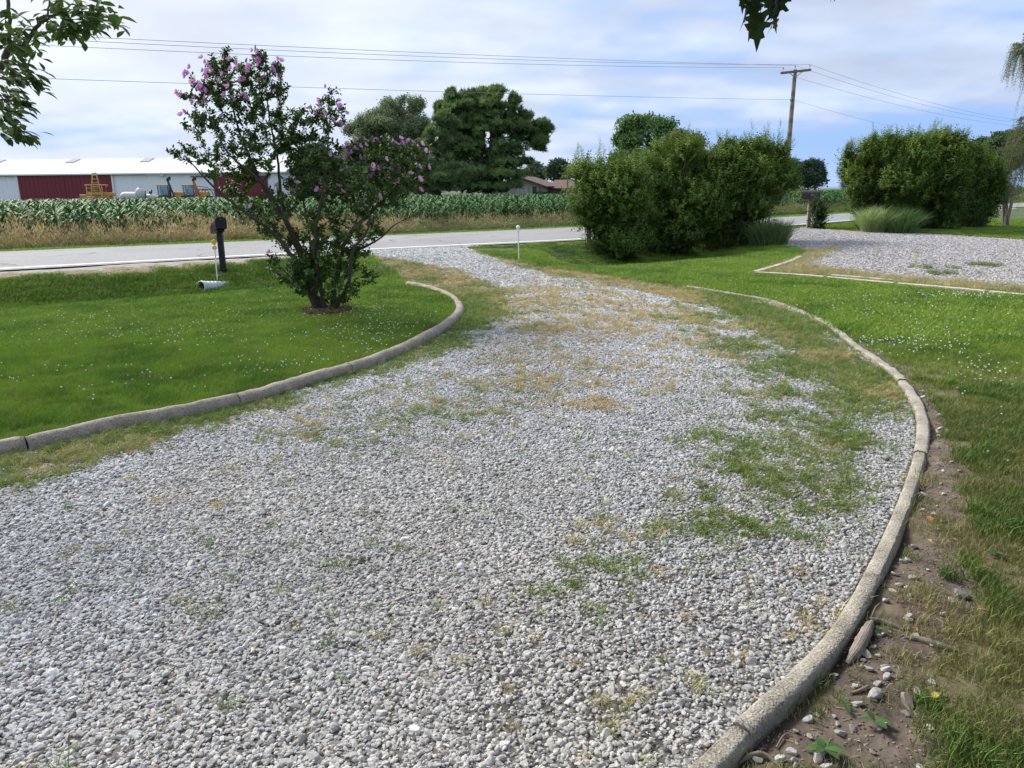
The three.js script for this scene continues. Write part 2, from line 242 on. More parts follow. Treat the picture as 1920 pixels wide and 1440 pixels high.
// ------------------------------------------------------------------ kerbs
function sweep(pts, prof, closedEnds = true) {
  const pos = [], uv = [], idx = [], m = prof.length; let run = 0;
  pts.forEach((p, i) => { if (i) run += p.distanceTo(pts[i - 1]); const t = pts[Math.min(i + 1, pts.length - 1)].clone().sub(pts[Math.max(i - 1, 0)]).setY(0).normalize(), s = V(-t.z, 0, t.x); let w = 0; prof.forEach(([a, b], k) => { if (k) w += Math.hypot(a - prof[k - 1][0], b - prof[k - 1][1]); pos.push(p.x + s.x * a, p.y + b, p.z + s.z * a); uv.push(run / 0.5, w / 0.5); }); });
  for (let i = 0; i + 1 < pts.length; i++) for (let k = 0; k + 1 < m; k++) { const q = i * m + k; idx.push(q, q + 1, q + m, q + 1, q + m + 1, q + m); }
  if (closedEnds) for (const e of [0, pts.length - 1]) for (let k = 1; k + 1 < m; k++) idx.push(e * m, e * m + k, e * m + k + 1);
  const g = new THREE.BufferGeometry(); g.setAttribute('position', new THREE.Float32BufferAttribute(pos, 3)); g.setAttribute('uv', new THREE.Float32BufferAttribute(uv, 2)); g.setIndex(idx); g.computeVertexNormals(); return g;
}
function kerb(curvePts, prof, label, seg, m, y) {
  const k = thing('kerb', label, 'kerb', V(0, 0, 0)), c = new THREE.CatmullRomCurve3(curvePts, false, 'centripetal'), L = c.getLength();
  let s = 0; while (s < L - 0.1) {
    const len = Math.min(U(...seg), L - s), n = Math.max(6, Math.round(len / 0.06)), pts = []; const dy = U(-0.008, 0.008), tilt = U(-0.006, 0.006);
    for (let i = 0; i <= n; i++) { const u = (s + 0.0025 + (len - 0.005) * i / n) / L, p = c.getPointAt(clamp(u)); p.y = y(p.x, p.z) + dy + tilt * (i / n - 0.5) * 2; pts.push(p); }
    const jit = prof.map(([a, b]) => [a + U(-0.004, 0.004), b + (b > 0 ? U(-0.003, 0.003) : 0)]);
    const g = sweep(pts, jit); const ps = g.attributes.position; for (let i = 0; i < ps.count; i++) { const q = (fbm(ps.getX(i) * 14, ps.getZ(i) * 14, 3, 17) - 0.5) * 0.022; ps.setY(i, ps.getY(i) + q); ps.setX(i, ps.getX(i) + q * 0.6); } g.computeVertexNormals();
    mesh('kerb_segment', g, m, k); s += len;
  }
  return k;
}
const round = [[-0.06, -0.1], [-0.064, 0.02], [-0.057, 0.06], [-0.038, 0.086], [-0.012, 0.098], [0.014, 0.097], [0.04, 0.084], [0.057, 0.058], [0.064, 0.02], [0.06, -0.1]];
const flatp = [[-0.036, -0.12], [-0.037, 0.034], [-0.032, 0.047], [-0.02, 0.053], [0.021, 0.054], [0.033, 0.047], [0.038, 0.032], [0.038, -0.12]];
kerb(leftKerb, round, 'round topped concrete kerb curving round the lawn with the flowering shrub', [0.9, 1.6], kerbMat, (x, z) => height(x, z, true));
kerb(rightKerb, flatp, 'flat topped concrete kerb curving along the right side of the driveway', [1.1, 2.2], std([0.45, 0.425, 0.385], 0.95, { map: concreteTex, bumpMap: concreteBump, bumpScale: 0.006 }), (x, z) => height(x, z, true) - 0.005);

// ------------------------------------------------------------------ instancing
const M4 = new THREE.Matrix4(), Q = new THREE.Quaternion(), E3 = new THREE.Euler(), S3 = new THREE.Vector3();
function copies(name, geo, m, list, parent) {  // list: [position, quaternion, scale(s), colour]
  const im = new THREE.InstancedMesh(geo, m, list.length); im.name = name; im.castShadow = im.receiveShadow = true;
  const c = new THREE.Color();
  list.forEach(([p, q, s, col], i) => { typeof s === 'number' ? S3.setScalar(s) : S3.copy(s); im.setMatrixAt(i, M4.compose(p, q, S3)); if (col) im.setColorAt(i, c.setRGB(...col)); });
  im.userData.kind = 'stuff'; parent.add(im); return im;
}
const turn = (x, y, z) => new THREE.Quaternion().setFromEuler(new THREE.Euler(x, y, z, 'YXZ'));
const jitter = (c, a) => { const m = 1 + U(-a, a); return [c[0] * m * (1 + U(-a, a) * 0.4), c[1] * m, c[2] * m * (1 + U(-a, a) * 0.4)]; };
const mixc = (a, b, t) => a.map((v, i) => lerp(v, b[i], t));
function stuff(name, label) { const o = new THREE.Group(); o.name = numbered(name); scene.add(o); return tag(o, label, null, null, 'stuff'); }

// stones
function stone(seed) {
  const g = new THREE.IcosahedronGeometry(1, 1), p = g.attributes.position, r0 = rng(seed), planes = [];
  for (let i = 0; i < 9; i++) planes.push([V(r0() * 2 - 1, r0() * 2 - 1, r0() * 2 - 1).normalize(), 0.5 + r0() * 0.32]);
  const sx = 1.2 + r0() * 0.5, sy = 0.62 + r0() * 0.3, sz = 0.85 + r0() * 0.3;
  for (let i = 0; i < p.count; i++) { const v = V().fromBufferAttribute(p, i); for (const [n, d] of planes) { const k = v.dot(n); if (k > d) v.addScaledVector(n, (d - k) * 0.97); } p.setXYZ(i, v.x * sx, v.y * sy, v.z * sz); }
  g.computeVertexNormals(); return g;
}
const stones = [1, 2, 3, 4, 5, 6, 7, 8].map(stone);
const stoneTex = dataTex(128, (u, v) => { const g = 0.72 + (fbm(u * 8, v * 8, 4, 201, 8) - 0.5) * 0.55; return [g, g, g]; });
const stoneMat = std([1, 1, 1], 0.82, { map: stoneTex, side: THREE.FrontSide });
function stoneColour() { const k = rand(), b = k < 0.08 ? U(0.14, 0.24) : k > 0.9 ? U(0.66, 0.8) : U(0.4, 0.66), w = rand(); return w < 0.025 ? [b * 1.05, b * 0.92, b * 0.78] : [b * 0.99, b, b * 1.02]; }
function dusty(c, x, z) { const m = 0.86 + 0.3 * fbm(x * 0.55 + 9, z * 0.4, 3, 401), w = sstep(0.4, 0.7, fbm(x * 0.8, z * 0.5, 3, 411)) * 0.7 + sstep(-7, -14, z) * 0.5, f = 1 + 0.1 * sstep(-7, -13, z); return [c[0] * m * f * (1 + 0.05 * w), c[1] * m * f, c[2] * m * f * (1 - 0.08 * w)]; }
{
  rand = rng(101);
  const lists = stones.map(() => []);
  const put = (x, y, z, s) => { const q = turn(U(-0.55, 0.55), U(0, 6.28), U(-0.55, 0.55)); lists[Math.floor(rand() * 8)].push([V(x, y, z), q, s, dusty(stoneColour(), x, z)]); };
  const fill = (z0, z1, x0, x1, dens, size, spread) => {
    const n = Math.round((z1 - z0) * (x1 - x0) * dens);
    for (let i = 0; i < n; i++) {
      const x = U(x0, x1), z = U(z0, z1); if (!inside(drivePoly, x, z)) continue;
      const h = height(x, z, true), p = V(x, h, z); if (!seen(p, 600, 300)) continue;
      const [k] = nearest(rightKerb, x, z); if (Math.abs(k) < 0.048) continue; const [kl] = nearest(leftKerb, x, z); if (Math.abs(kl) < 0.065) continue;
      const [d] = weedAt(x, z); if (rand() < clamp(d * 1.15 - 0.12)) continue;
      if (d > 0.5 && rand() < 0.5) continue;
      if (rand() < 0.3 && inBox(weeds[8][0], x, z)) continue; const s = size * (0.55 + 0.95 * rand() ** 2.2) * (rand() < 0.03 ? 1.7 : 1); put(x, h + size * 0.25 + U(-0.3, 0.55) * spread, z, s);
    }
  };
  fill(-3.6, -1.0, -4.2, 2.6, 12500, 0.0082, 0.012);
  fill(-6.5, -3.6, -7, 3.8, 10500, 0.0085, 0.011);
  fill(-11, -6.5, -3.4, 4.5, 6200, 0.0099, 0.0095);
  fill(-25, -11, -9, 5, 2100, 0.0155, 0.01);
  const g = stuff('gravel', 'loose grey limestone gravel covering the driveway');
  lists.forEach((l, i) => copies('gravel_stones', stones[i], stoneMat, l, g));
  // the neighbour's yard
  const l2 = []; for (let i = 0; i < 150000; i++) { const x = U(4.5, 22), z = U(-30, -9); if (!inside(ndrive, x, z)) continue; const p = V(x, height(x, z, true), z); if (!seen(p, 120)) continue; const s = U(0.013, 0.03), b = U(0.36, 0.66); l2.push([p.setY(p.y + 0.012), turn(U(-0.4, 0.4), U(0, 6.28), U(-0.4, 0.4)), s, [b * 1.02, b * 0.97, b * 0.96]]); }
  copies('gravel_stones', stones[1], stoneMat, l2, stuff('gravel', 'pale pinkish grey gravel on the parking yard behind the white edging'));
  // stones that have spilled over the kerb on to the bare soil
  const l3 = []; for (let i = 0; i < 36000; i++) { const x = U(0.3, 4.5), z = U(-9, -1.3); if (!inDirt(x, z) || inside(drivePoly, x, z)) continue; const [k] = nearest(rightKerb, x, z); if (Math.abs(k) < 0.07) continue; const near = inBox(bareNear, x, z); if (rand() > (near ? 0.42 * Math.exp(-Math.max(0, Math.abs(k) - 0.1) * 3.4) : 0.25 * Math.exp(-Math.abs(k) * 8) + 0.008)) continue; l3.push([V(x, height(x, z) + 0.005, z), turn(U(-0.5, 0.5), U(0, 6.28), U(-0.5, 0.5)), U(0.007, 0.017), mixc(stoneColour(), [0.45, 0.42, 0.38], 0.45)]); }
  copies('gravel_stones', stones[2], stoneMat, l3, stuff('gravel', 'stray stones spilled over the kerb on the bare brown soil'));
}

// grass tufts
function blades(seed, n, rad, h0, h1, w, lean, segs = 2) {
  const r = rng(seed), pos = [], idx = [];
  for (let i = 0; i < n; i++) {
    const a = r() * 6.283, d = Math.sqrt(r()) * rad, x = Math.cos(a) * d, z = Math.sin(a) * d, h = lerp(h0, h1, r()), b = r() * 6.283, l = lean * h * (0.3 + r()), ww = w * (0.7 + 0.6 * r()), o = pos.length / 3, c = Math.cos(b), s = Math.sin(b), tw = r() * 6.283, tx = Math.cos(tw), tz = Math.sin(tw);
    for (let k = 0; k < segs; k++) { const t = k / segs, bx = x + c * l * t * t, bz = z + s * l * t * t, by = h * t * (1 - 0.25 * lean * t), q = ww * (1 - 0.55 * t); pos.push(bx - tx * q, by, bz - tz * q, bx + tx * q, by, bz + tz * q); }
    pos.push(x + c * l, h * (1 - 0.25 * lean), z + s * l);
    for (let k = 0; k + 1 < segs; k++) { const q = o + k * 2; idx.push(q, q + 1, q + 2, q + 1, q + 3, q + 2); }
    const q = o + (segs - 1) * 2; idx.push(q, q + 1, q + 2);
  }
  const g = new THREE.BufferGeometry(); g.setAttribute('position', new THREE.Float32BufferAttribute(pos, 3)); g.setIndex(idx); g.computeVertexNormals(); return g;
}
const grassMat = leafy([1, 1, 1], 0.25, 0.7);
{
  rand = rng(202);
  const near = [11, 12, 13].map((s) => blades(s, 40, 0.065, 0.025, 0.058, 0.0015, 0.6)), far = [21, 22].map((s) => blades(s, 40, 0.13, 0.03, 0.062, 0.0042, 0.8)), weed = [31, 32].map((s) => blades(s, 26, 0.045, 0.03, 0.085, 0.0018, 1.0)), thick = [41, 42].map((s) => blades(s, 30, 0.06, 0.05, 0.1, 0.003, 0.75));
  const L = { near: [[], [], []], far: [[], []], weed: [[], []], thick: [[], []] };
  const add = (k, v) => L[k][Math.floor(rand() * L[k].length)].push(v);
  const lush = [0.23, 0.365, 0.046], deep = [0.135, 0.255, 0.032], lime = [0.3, 0.42, 0.06], olive = [0.18, 0.22, 0.068], dry = [0.5, 0.39, 0.19], straw = [0.64, 0.54, 0.28];
  const lawn = (x0, x1, z0, z1, dens) => {
    const n = Math.round((x1 - x0) * (z1 - z0) * dens);
    for (let i = 0; i < n; i++) {
      const x = U(x0, x1), z = U(z0, z1); if (inside(drivePoly, x, z) || inside(ndrive, x, z)) continue;
      const [dr] = nearest(roadNear, x, z); if (dr < (x < -3 ? 0.75 + (fbm(x * 1.5, z * 1.5, 3, 66) - 0.5) * 0.8 : 0.3)) continue;
      const p = V(x, height(x, z), z); if (!seen(p, 1000, 300)) continue; const dist = Math.hypot(x, z);
      if (x < -3 && dr < 1.2 && rand() < 0.8 * (1.2 - dr)) continue;
      let right = x > 0 && z > -15; const [k] = x < 0 ? nearest(leftKerb, x, z) : nearest(rightKerb, x, z), ak = Math.abs(k); if (ak < 0.06) continue;
      let c, sc = U(0.8, 1.3); const n1 = fbm(x * 0.9, z * 0.9, 3, 33), n2 = fbm(x * 3.2, z * 3.2, 3, 35);
      c = mixc(deep, lush, sstep(0.3, 0.6, n2)); c = mixc(c, lime, 0.6 * sstep(0.45, 0.72, n1));
      if (x < 0 && dr > 0.6 && dr < 4.3 && z < -9) { c = mixc(c, [0.11, 0.21, 0.03], 0.35); sc *= 1.3; }
      if (right && dist < 10.5) {
        const o = sstep(9, 4.8, dist - x * 0.2); c = mixc(c, mixc(olive, [0.34, 0.27, 0.14], sstep(0.45, 0.75, n2) * 0.5), o * 0.85);
        if (inDirt(x, z)) { if (rand() > 0.045 * (n2 > 0.6 ? 4 : 1)) continue; c = mixc(c, dry, 0.35); }
        else { if (ak < 0.14 && rand() < 0.6) continue; if (o > 0.3 && n2 > 0.55 && rand() < 0.6) continue; }
        if (o > 0.5 && n1 > 0.5 && n2 < 0.5 && rand() < 0.25) { add('thick', [p, turn(0, U(0, 6.28), 0), U(0.6, 1.1), jitter([0.1, 0.19, 0.032], 0.2)]); continue; }
      }
      if (rand() < 0.07) c = mixc(c, [0.36, 0.29, 0.14], 0.6);
      add(dist < 9.5 ? 'near' : 'far', [p, turn(U(-0.12, 0.12), U(0, 6.28), U(-0.12, 0.12)), V(sc, sc * U(0.7, 1.15), sc), jitter(c, 0.18)]);
    }
  };
  lawn(0.2, 4.4, -6, -1.2, 900); lawn(4.4, 8, -6, -1.2, 500); lawn(0.5, 12, -9.5, -6, 560); lawn(-7.5, -0.5, -9.5, -4, 640);
  lawn(-15, 0, -19, -9, 330); lawn(0.2, 19, -20, -9, 300); lawn(-6, 26, -36, -20, 110);
  const g = stuff('lawn_grass', 'mown green lawn grass with lighter and drier patches');
  near.forEach((t, i) => copies('grass_blades', t, grassMat, L.near[i], g)); far.forEach((t, i) => copies('grass_blades', t, grassMat, L.far[i], g)); thick.forEach((t, i) => copies('grass_clump', t, grassMat, L.thick[i], g));
  const cb = []; for (let i = 0; i < 60000; i++) { const x = U(0.2, 5), z = U(-8, -1.2); if (!inDirt(x, z) || inside(drivePoly, x, z)) continue; const k = rand(); cb.push([V(x, height(x, z) + 0.001, z), turn(U(-0.4, 0.4), U(0, 6.28), U(-0.4, 0.4)), k < 0.25 ? V(U(0.008, 0.03), 0.0014, 0.0016) : V(U(0.002, 0.007), U(0.0015, 0.004), U(0.002, 0.006)), jitter(k < 0.25 ? [0.3, 0.24, 0.17] : k < 0.5 ? [0.1, 0.075, 0.055] : [0.24, 0.19, 0.15], 0.35)]); }
  const cr0 = copies('soil_crumbs', new THREE.IcosahedronGeometry(1, 0), std([1, 1, 1], 0.95), cb, scene); cr0.name = numbered('soil_crumbs'); tag(cr0, 'crumbs of soil and dead stalks on the bare strip along the kerb', null, null, 'stuff');
  // grass in the drive
  const drive = (x0, x1, z0, z1, dens) => { const n = Math.round((x1 - x0) * (z1 - z0) * dens); for (let i = 0; i < n; i++) { const x = U(x0, x1), z = U(z0, z1); const [d, t] = weedAt(x, z); if (rand() > d || !inside(drivePoly, x, z)) continue; const h = height(x, z, true), p = V(x, h + 0.004, z); if (!seen(p)) continue; const [dr] = nearest(roadNear, x, z); if (dr < 1.2) continue; const tt = clamp(t + (fbm(x * 2, z * 2, 3, 37) - 0.5) * 1.1); const c = jitter(mixc(mixc([0.16, 0.28, 0.045], [0.27, 0.32, 0.09], rand()), rand() < 0.5 ? dry : straw, sstep(0.3, 0.75, tt + U(-0.25, 0.25))), 0.15); const sc = U(0.6, 1.15) * (z < -9 ? 1.3 : 1); add('weed', [p, turn(U(-0.2, 0.2), U(0, 6.28), U(-0.2, 0.2)), V(sc, sc * U(0.55, 1), sc), c]); } };
  drive(-5.5, 4, -7, -1.3, 850); drive(-4, 4.6, -13, -7, 620); drive(-8, 5, -24, -13, 300);
  const gw = stuff('weed_grass', 'thin green and straw coloured grass growing through the driveway gravel'); weed.forEach((t, i) => copies('grass_blades', t, grassMat, L.weed[i], gw));
  // edges of the yard on the right
  const ly = []; const yard = polyBox([[1418, 500], [1470, 484], [1530, 462], [1560, 462], [1500, 488], [1660, 508], [1920, 528], [2000, 536], [2000, 549], [1920, 541], [1640, 518]].map(([x, y]) => flat(x, y, nH)));
  const spots = [[1730, 494, 0.35], [1790, 495, 0.25], [1850, 490, 0.4], [1765, 504, 0.35], [1835, 503, 0.2]].map(([x, y, r]) => [flat(x, y, nH), r]);
  for (let i = 0; i < 26000; i++) { const x = U(4.5, 14), z = U(-24, -9.5); if (!inside(ndrive, x, z)) continue; const inY = inBox(yard, x + U(-0.3, 0.3), z + U(-0.3, 0.3)), sp = spots.some(([c, r]) => Math.hypot(c.x - x, c.z - z) < r * rand()); if (!inY && !sp && rand() > 0.004) continue; if (rand() < 0.35) continue; ly.push([V(x, height(x, z, true), z), turn(0, U(0, 6.28), 0), V(1.6, U(1.2, 2.6), 1.6), jitter(mixc([0.13, 0.19, 0.04], straw, sp ? 0.1 : U(0.3, 1)), 0.15)]); }
  copies('grass_blades', weed[0], grassMat, ly, stuff('weed_grass', 'yellowing grass along the edging of the neighbouring gravel yard'));
  // clover
  const lc = []; const beds = [[720, 625, 160, 60, 260], [640, 590, 260, 30, 150], [300, 620, 320, 40, 260], [560, 700, 200, 70, 120], [1720, 640, 130, 40, 170], [1650, 640, 60, 20, 70], [1640, 575, 300, 60, 240], [1840, 700, 100, 90, 100], [250, 520, 260, 25, 160], [480, 535, 120, 20, 120], [740, 508, 60, 12, 60], [1830, 556, 140, 10, 120], [150, 720, 260, 60, 70], [1860, 800, 60, 100, 40]];
  for (const [cx, cy, rx, ry, n] of beds) for (let i = 0; i < n; i++) { const p = ground(cx + (rand() + rand() - 1) * rx, cy + (rand() + rand() - 1) * ry); if (rand() > 1.5 * sstep(0.35, 0.7, fbm(p.x * 1.4, p.z * 1.4, 3, 88))) continue; if (inside(drivePoly, p.x, p.z) || inside(ndrive, p.x, p.z)) continue; if (Math.abs(nearest(leftKerb, p.x, p.z)[0]) < 0.15) continue; const b = U(0.55, 0.85); lc.push([p.setY(p.y + U(0.035, 0.06)), turn(0, 0, 0), U(0.004, 0.007) * (0.75 + 0.04 * Math.hypot(p.x, p.z)), [b, b, b * 0.92]]); }
  const cl = copies('clover_flowers', new THREE.IcosahedronGeometry(1, 1), std([1, 1, 1], 0.9), lc, scene); cl.name = numbered('clover_flowers'); tag(cl, 'small white clover heads scattered over the lawns', null, null, 'stuff');
}
// ------------------------------------------------------------------ plant kit
function tube(pts, radii, sides = 5, uvs = 1) {
  const pos = [], uv = [], idx = [], n = pts.length; let nrm = null, run = 0;
  for (let i = 0; i < n; i++) {
    const t = pts[Math.min(i + 1, n - 1)].clone().sub(pts[Math.max(i - 1, 0)]).normalize();
    if (!nrm) nrm = Math.abs(t.y) < 0.9 ? V(0, 1, 0).cross(t).normalize() : V(1, 0, 0).cross(t).normalize(); else nrm.addScaledVector(t, -nrm.dot(t)).normalize();
    const b = t.clone().cross(nrm); if (i) run += pts[i].distanceTo(pts[i - 1]);
    for (let k = 0; k <= sides; k++) { const a = k / sides * 6.2832, c = Math.cos(a) * radii[i], s = Math.sin(a) * radii[i]; pos.push(pts[i].x + nrm.x * c + b.x * s, pts[i].y + nrm.y * c + b.y * s, pts[i].z + nrm.z * c + b.z * s); uv.push(k / sides * uvs, run * 1.2); }
  }
  const w = sides + 1; for (let i = 0; i + 1 < n; i++) for (let k = 0; k < sides; k++) { const q = i * w + k; idx.push(q, q + 1, q + w, q + 1, q + w + 1, q + w); }
  const e = pos.length / 3; pos.push(...pts[n - 1].toArray()); uv.push(0.5, run); for (let k = 0; k < sides; k++) idx.push((n - 1) * w + k, (n - 1) * w + k + 1, e);
  const g = new THREE.BufferGeometry(); g.setAttribute('position', new THREE.Float32BufferAttribute(pos, 3)); g.setAttribute('uv', new THREE.Float32BufferAttribute(uv, 2)); g.setIndex(idx); g.computeVertexNormals(); return g;
}
function tris(pos, idx) { const g = new THREE.BufferGeometry(); g.setAttribute('position', new THREE.Float32BufferAttribute(pos, 3)); g.setIndex(idx); g.computeVertexNormals(); return g; }
// a leaf along +z from the origin: outline half widths at stations, folded by f, drooping by d
function leaf(len, ws, f = 0.25, d = 0.15) {
  const pos = [], idx = [], n = ws.length; ws.forEach(([t, w], i) => { const y = -d * len * t * t, h = Math.abs(w) * f; pos.push(0, y, t * len, -w, y + h, t * len, w, y + h, t * len); if (i) { const a = (i - 1) * 3, b = i * 3; idx.push(a, b, a + 1, a + 1, b, b + 1, a, a + 2, b, a + 2, b + 2, b); } });
  return tris(pos, idx);
}
const oval = (w) => [[0, 0.02 * w], [0.3, 0.85 * w], [0.6, 0.95 * w], [1, 0.02 * w]];
function sprig(seed, n, len, leafLen, w, spread = 0.9, f = 0.25) {   // leaves on both sides of a twig along +y
  const r = rng(seed), out = [];
  for (let i = 0; i < n; i++) { const l = leaf(leafLen * (0.7 + 0.5 * r()), oval(w * (0.8 + 0.4 * r())), f, 0.2 + 0.3 * r()); l.rotateX(-spread * (0.4 + 0.8 * r())); l.rotateY(i * 2.4 + r() * 1.2); l.translate((r() - 0.5) * leafLen * 0.3, len * (i + r() * 0.6) / n, (r() - 0.5) * leafLen * 0.3); out.push(l); }
  return merged(out);
}
const UPQ = V(0, 1, 0);
const along = (dir, roll = U(0, 6.28)) => new THREE.Quaternion().setFromUnitVectors(UPQ, dir.clone().normalize()).multiply(new THREE.Quaternion().setFromAxisAngle(UPQ, roll));
const rdir = () => { const u = U(-1, 1), a = U(0, 6.2832), s = Math.sqrt(1 - u * u); return V(Math.cos(a) * s, u, Math.sin(a) * s); };
// limbs grow to targets: each target is joined to the nearest piece of branch grown so far by a bent twig
function grow(limbs, targets, o = {}) {
  const { r0 = 0.006, bend = 0.25, sides = 4, back = 0.6 } = o, nodes = [], geos = [], twigs = [];
  for (const l of limbs) { const c = new THREE.CatmullRomCurve3(l.map((q) => q[0])), n = (l.length - 1) * 5, pts = c.getPoints(n), rr = pts.map((p, i) => { const s = i / 5, a = Math.floor(Math.min(s, l.length - 1.001)), f = s - a; return lerp(l[a][1], l[a + 1][1], f); }); for (let i = 1; i < pts.length; i++) pts[i].add(V(U(-1, 1), U(-1, 1), U(-1, 1)).multiplyScalar(rr[i] * 0.5)); geos.push(tube(pts, rr, 7, 2)); pts.forEach((p, i) => { if (i > 3) nodes.push([p, rr[i]]); }); }
  const base = limbs[0][0][0]; targets = targets.slice().sort((a, b) => a.distanceToSquared(base) - b.distanceToSquared(base));
  for (const t of targets) {
    let best = null, bd = 1e9; for (const nd of nodes) { const dx = nd[0].x - t.x, dy = nd[0].y - t.y, dz = nd[0].z - t.z, d = dx * dx + dy * dy * (dy > 0 ? 2.6 : 0.75) + dz * dz; if (d < bd) { bd = d; best = nd; } }
    const a = best[0], L = a.distanceTo(t); if (L < 0.02) continue;
    const m = a.clone().lerp(t, 0.5).add(V(U(-1, 1), U(-0.6, 0.9), U(-1, 1)).multiplyScalar(L * bend * 0.6)); const c = new THREE.QuadraticBezierCurve3(a, m, t), k = Math.max(2, Math.min(4, Math.round(L / 0.15))), pts = c.getPoints(k), ra = Math.min(best[1] * back, r0 + L * 0.012), rr = pts.map((p, i) => lerp(ra, r0 * 0.45, i / k)); geos.push(tube(pts, rr, sides)); pts.forEach((p, i) => { if (i) nodes.push([p, rr[i]]); }); twigs.push(pts);
  }
  return { geo: merged(geos), twigs };
}
// points in a lobe, denser towards its skin
const inLobe = (c, r, shell = 0.5) => { const d = rdir(), k = Math.pow(rand(), lerp(0.33, 0.12, shell)); return V(c.x + d.x * r.x * k, c.y + d.y * r.y * k, c.z + d.z * r.z * k); };
const lobesAt = (px, t, deep = 0.8, dz = 0) => px.map(([x, y, rx, ry, off = 0]) => { const tt = t + off + U(-dz, dz), k = tt / FOC; return { c: at(x, y, tt), r: V(rx * k, ry * k, rx * k * deep), w: rx * ry }; });
const pick = (ls) => { let s = 0; for (const l of ls) s += l.w; s *= rand(); for (const l of ls) if ((s -= l.w) <= 0) return l; return ls[0]; };

// ------------------------------------------------------------------ the flowering shrub
{
  rand = rng(303);
  const b = ground(610, 584), t0 = project(b)[2], sh = thing('flowering_shrub', 'tall dark shrub with many mauve flowers on the left lawn', 'shrub', b), L = (p) => p.sub(b);
  const limb = (list) => list.map(([x, y, off, r]) => [L(at(x, y, t0 + off - (584 - y) * 0.0002)), r * 0.72]);
  const limbs = [
    [[604, 590, 0, 0.085], [588, 545, 0.02, 0.075], [565, 480, 0.05, 0.062], [541, 425, 0.1, 0.05], [505, 370, 0.12, 0.04], [470, 300, 0.1, 0.028], [440, 220, 0.2, 0.018], [425, 140, 0.1, 0.008]],
    [[600, 588, 0.08, 0.07], [575, 520, 0.2, 0.055], [548, 440, 0.3, 0.042], [528, 380, 0.45, 0.034], [522, 310, 0.6, 0.024], [505, 220, 0.6, 0.015], [495, 130, 0.6, 0.007]],
    [[596, 588, -0.06, 0.06], [560, 500, -0.25, 0.045], [515, 440, -0.4, 0.034], [455, 395, -0.5, 0.026], [400, 350, -0.6, 0.019], [345, 290, -0.6, 0.008]],
    [[618, 588, 0.05, 0.06], [632, 520, 0.15, 0.05], [645, 460, 0.2, 0.044], [668, 425, 0.2, 0.036], [705, 390, 0.15, 0.026], [745, 345, 0.1, 0.017], [790, 290, 0.1, 0.007]],
    [[612, 588, -0.04, 0.05], [600, 530, -0.2, 0.04], [590, 460, -0.3, 0.034], [600, 390, -0.4, 0.026], [610, 310, -0.4, 0.019], [618, 230, -0.4, 0.01], [622, 180, -0.4, 0.005]],
    [[622, 588, -0.05, 0.05], [650, 540, -0.3, 0.036], [662, 470, -0.45, 0.028], [690, 430, -0.55, 0.02], [690, 370, -0.6, 0.014], [680, 300, -0.6, 0.006]],
    [[640, 470, 0.2, 0.03], [665, 425, 0.4, 0.022], [690, 345, 0.6, 0.015], [735, 290, 0.6, 0.006]],
    [[670, 470, 0, 0.024], [715, 445, -0.1, 0.015], [745, 418, -0.1, 0.01], [795, 398, 0, 0.004]],
    [[566, 490, 0.0, 0.028], [500, 350, -0.3, 0.024], [430, 290, -0.5, 0.016], [385, 200, -0.5, 0.006]],
    [[590, 550, -0.2, 0.02], [545, 520, -0.5, 0.013], [515, 490, -0.6, 0.006]],
    [[612, 585, 0.4, 0.045], [590, 500, 0.6, 0.03], [570, 380, 0.8, 0.02], [560, 280, 0.8, 0.01], [575, 220, 0.8, 0.005]],
  ].map(limb);
  const loc = (ls) => ls.map((l) => ({ ...l, c: L(l.c) }));
  const top = loc(lobesAt([[385, 190, 42, 50], [430, 165, 45, 50], [470, 170, 45, 55], [510, 160, 28, 42], [400, 130, 12, 18], [430, 115, 14, 18], [490, 110, 8, 16], [520, 135, 16, 22], [365, 235, 22, 18], [610, 215, 28, 36], [630, 210, 24, 24], [590, 250, 30, 30], [620, 185, 14, 16]], t0, 1.0, 0.5));
  const rightL = loc(lobesAt([[680, 290, 30, 28], [730, 290, 45, 30], [775, 290, 28, 26], [700, 335, 50, 30], [750, 335, 45, 28], [790, 310, 18, 26], [690, 380, 40, 26], [735, 370, 30, 18]], t0, 1.1, 0.45));
  const mid = loc(lobesAt([[440, 260, 45, 45], [500, 250, 45, 50], [540, 225, 26, 34], [390, 290, 38, 28], [345, 290, 22, 16], [470, 330, 30, 22], [560, 290, 20, 40], [420, 320, 34, 22], [600, 310, 34, 34], [640, 300, 24, 34], [630, 360, 40, 30], [580, 350, 14, 20], [440, 365, 26, 14], [560, 215, 12, 12]], t0, 1.0, 0.5));
  const low = loc(lobesAt([[600, 430, 40, 40], [650, 440, 34, 40], [620, 490, 50, 45], [670, 490, 34, 32], [560, 470, 30, 34], [575, 500, 34, 34], [640, 545, 38, 26], [580, 520, 34, 26], [690, 520, 20, 12], [540, 515, 20, 20], [515, 490, 8, 18], [700, 430, 24, 24], [470, 400, 22, 10]], t0, 1.2, 0.45));
  const fill = loc(lobesAt([[470, 365, 46, 36], [505, 415, 34, 34], [535, 455, 26, 30], [480, 300, 40, 36], [600, 350, 44, 50], [650, 400, 40, 34], [560, 330, 24, 50], [545, 280, 24, 40], [585, 545, 34, 22], [640, 560, 26, 16], [530, 380, 30, 30]], t0, 1.1, 0.45));
  const targets = []; const need = [[fill, 190], [top, 270], [rightL, 220], [mid, 250], [low, 240]]; for (const [ls, n] of need) for (let i = 0; i < n; i++) { const l = pick(ls); targets.push(inLobe(l.c, l.r, 0.3)); }
  const { geo, twigs } = grow(limbs, targets, { r0: 0.004, bend: 0.3 });
  mesh('branches', geo, std([0.085, 0.066, 0.052], 0.95, { map: barkTex, bumpMap: barkBump, bumpScale: 0.006 }), sh);
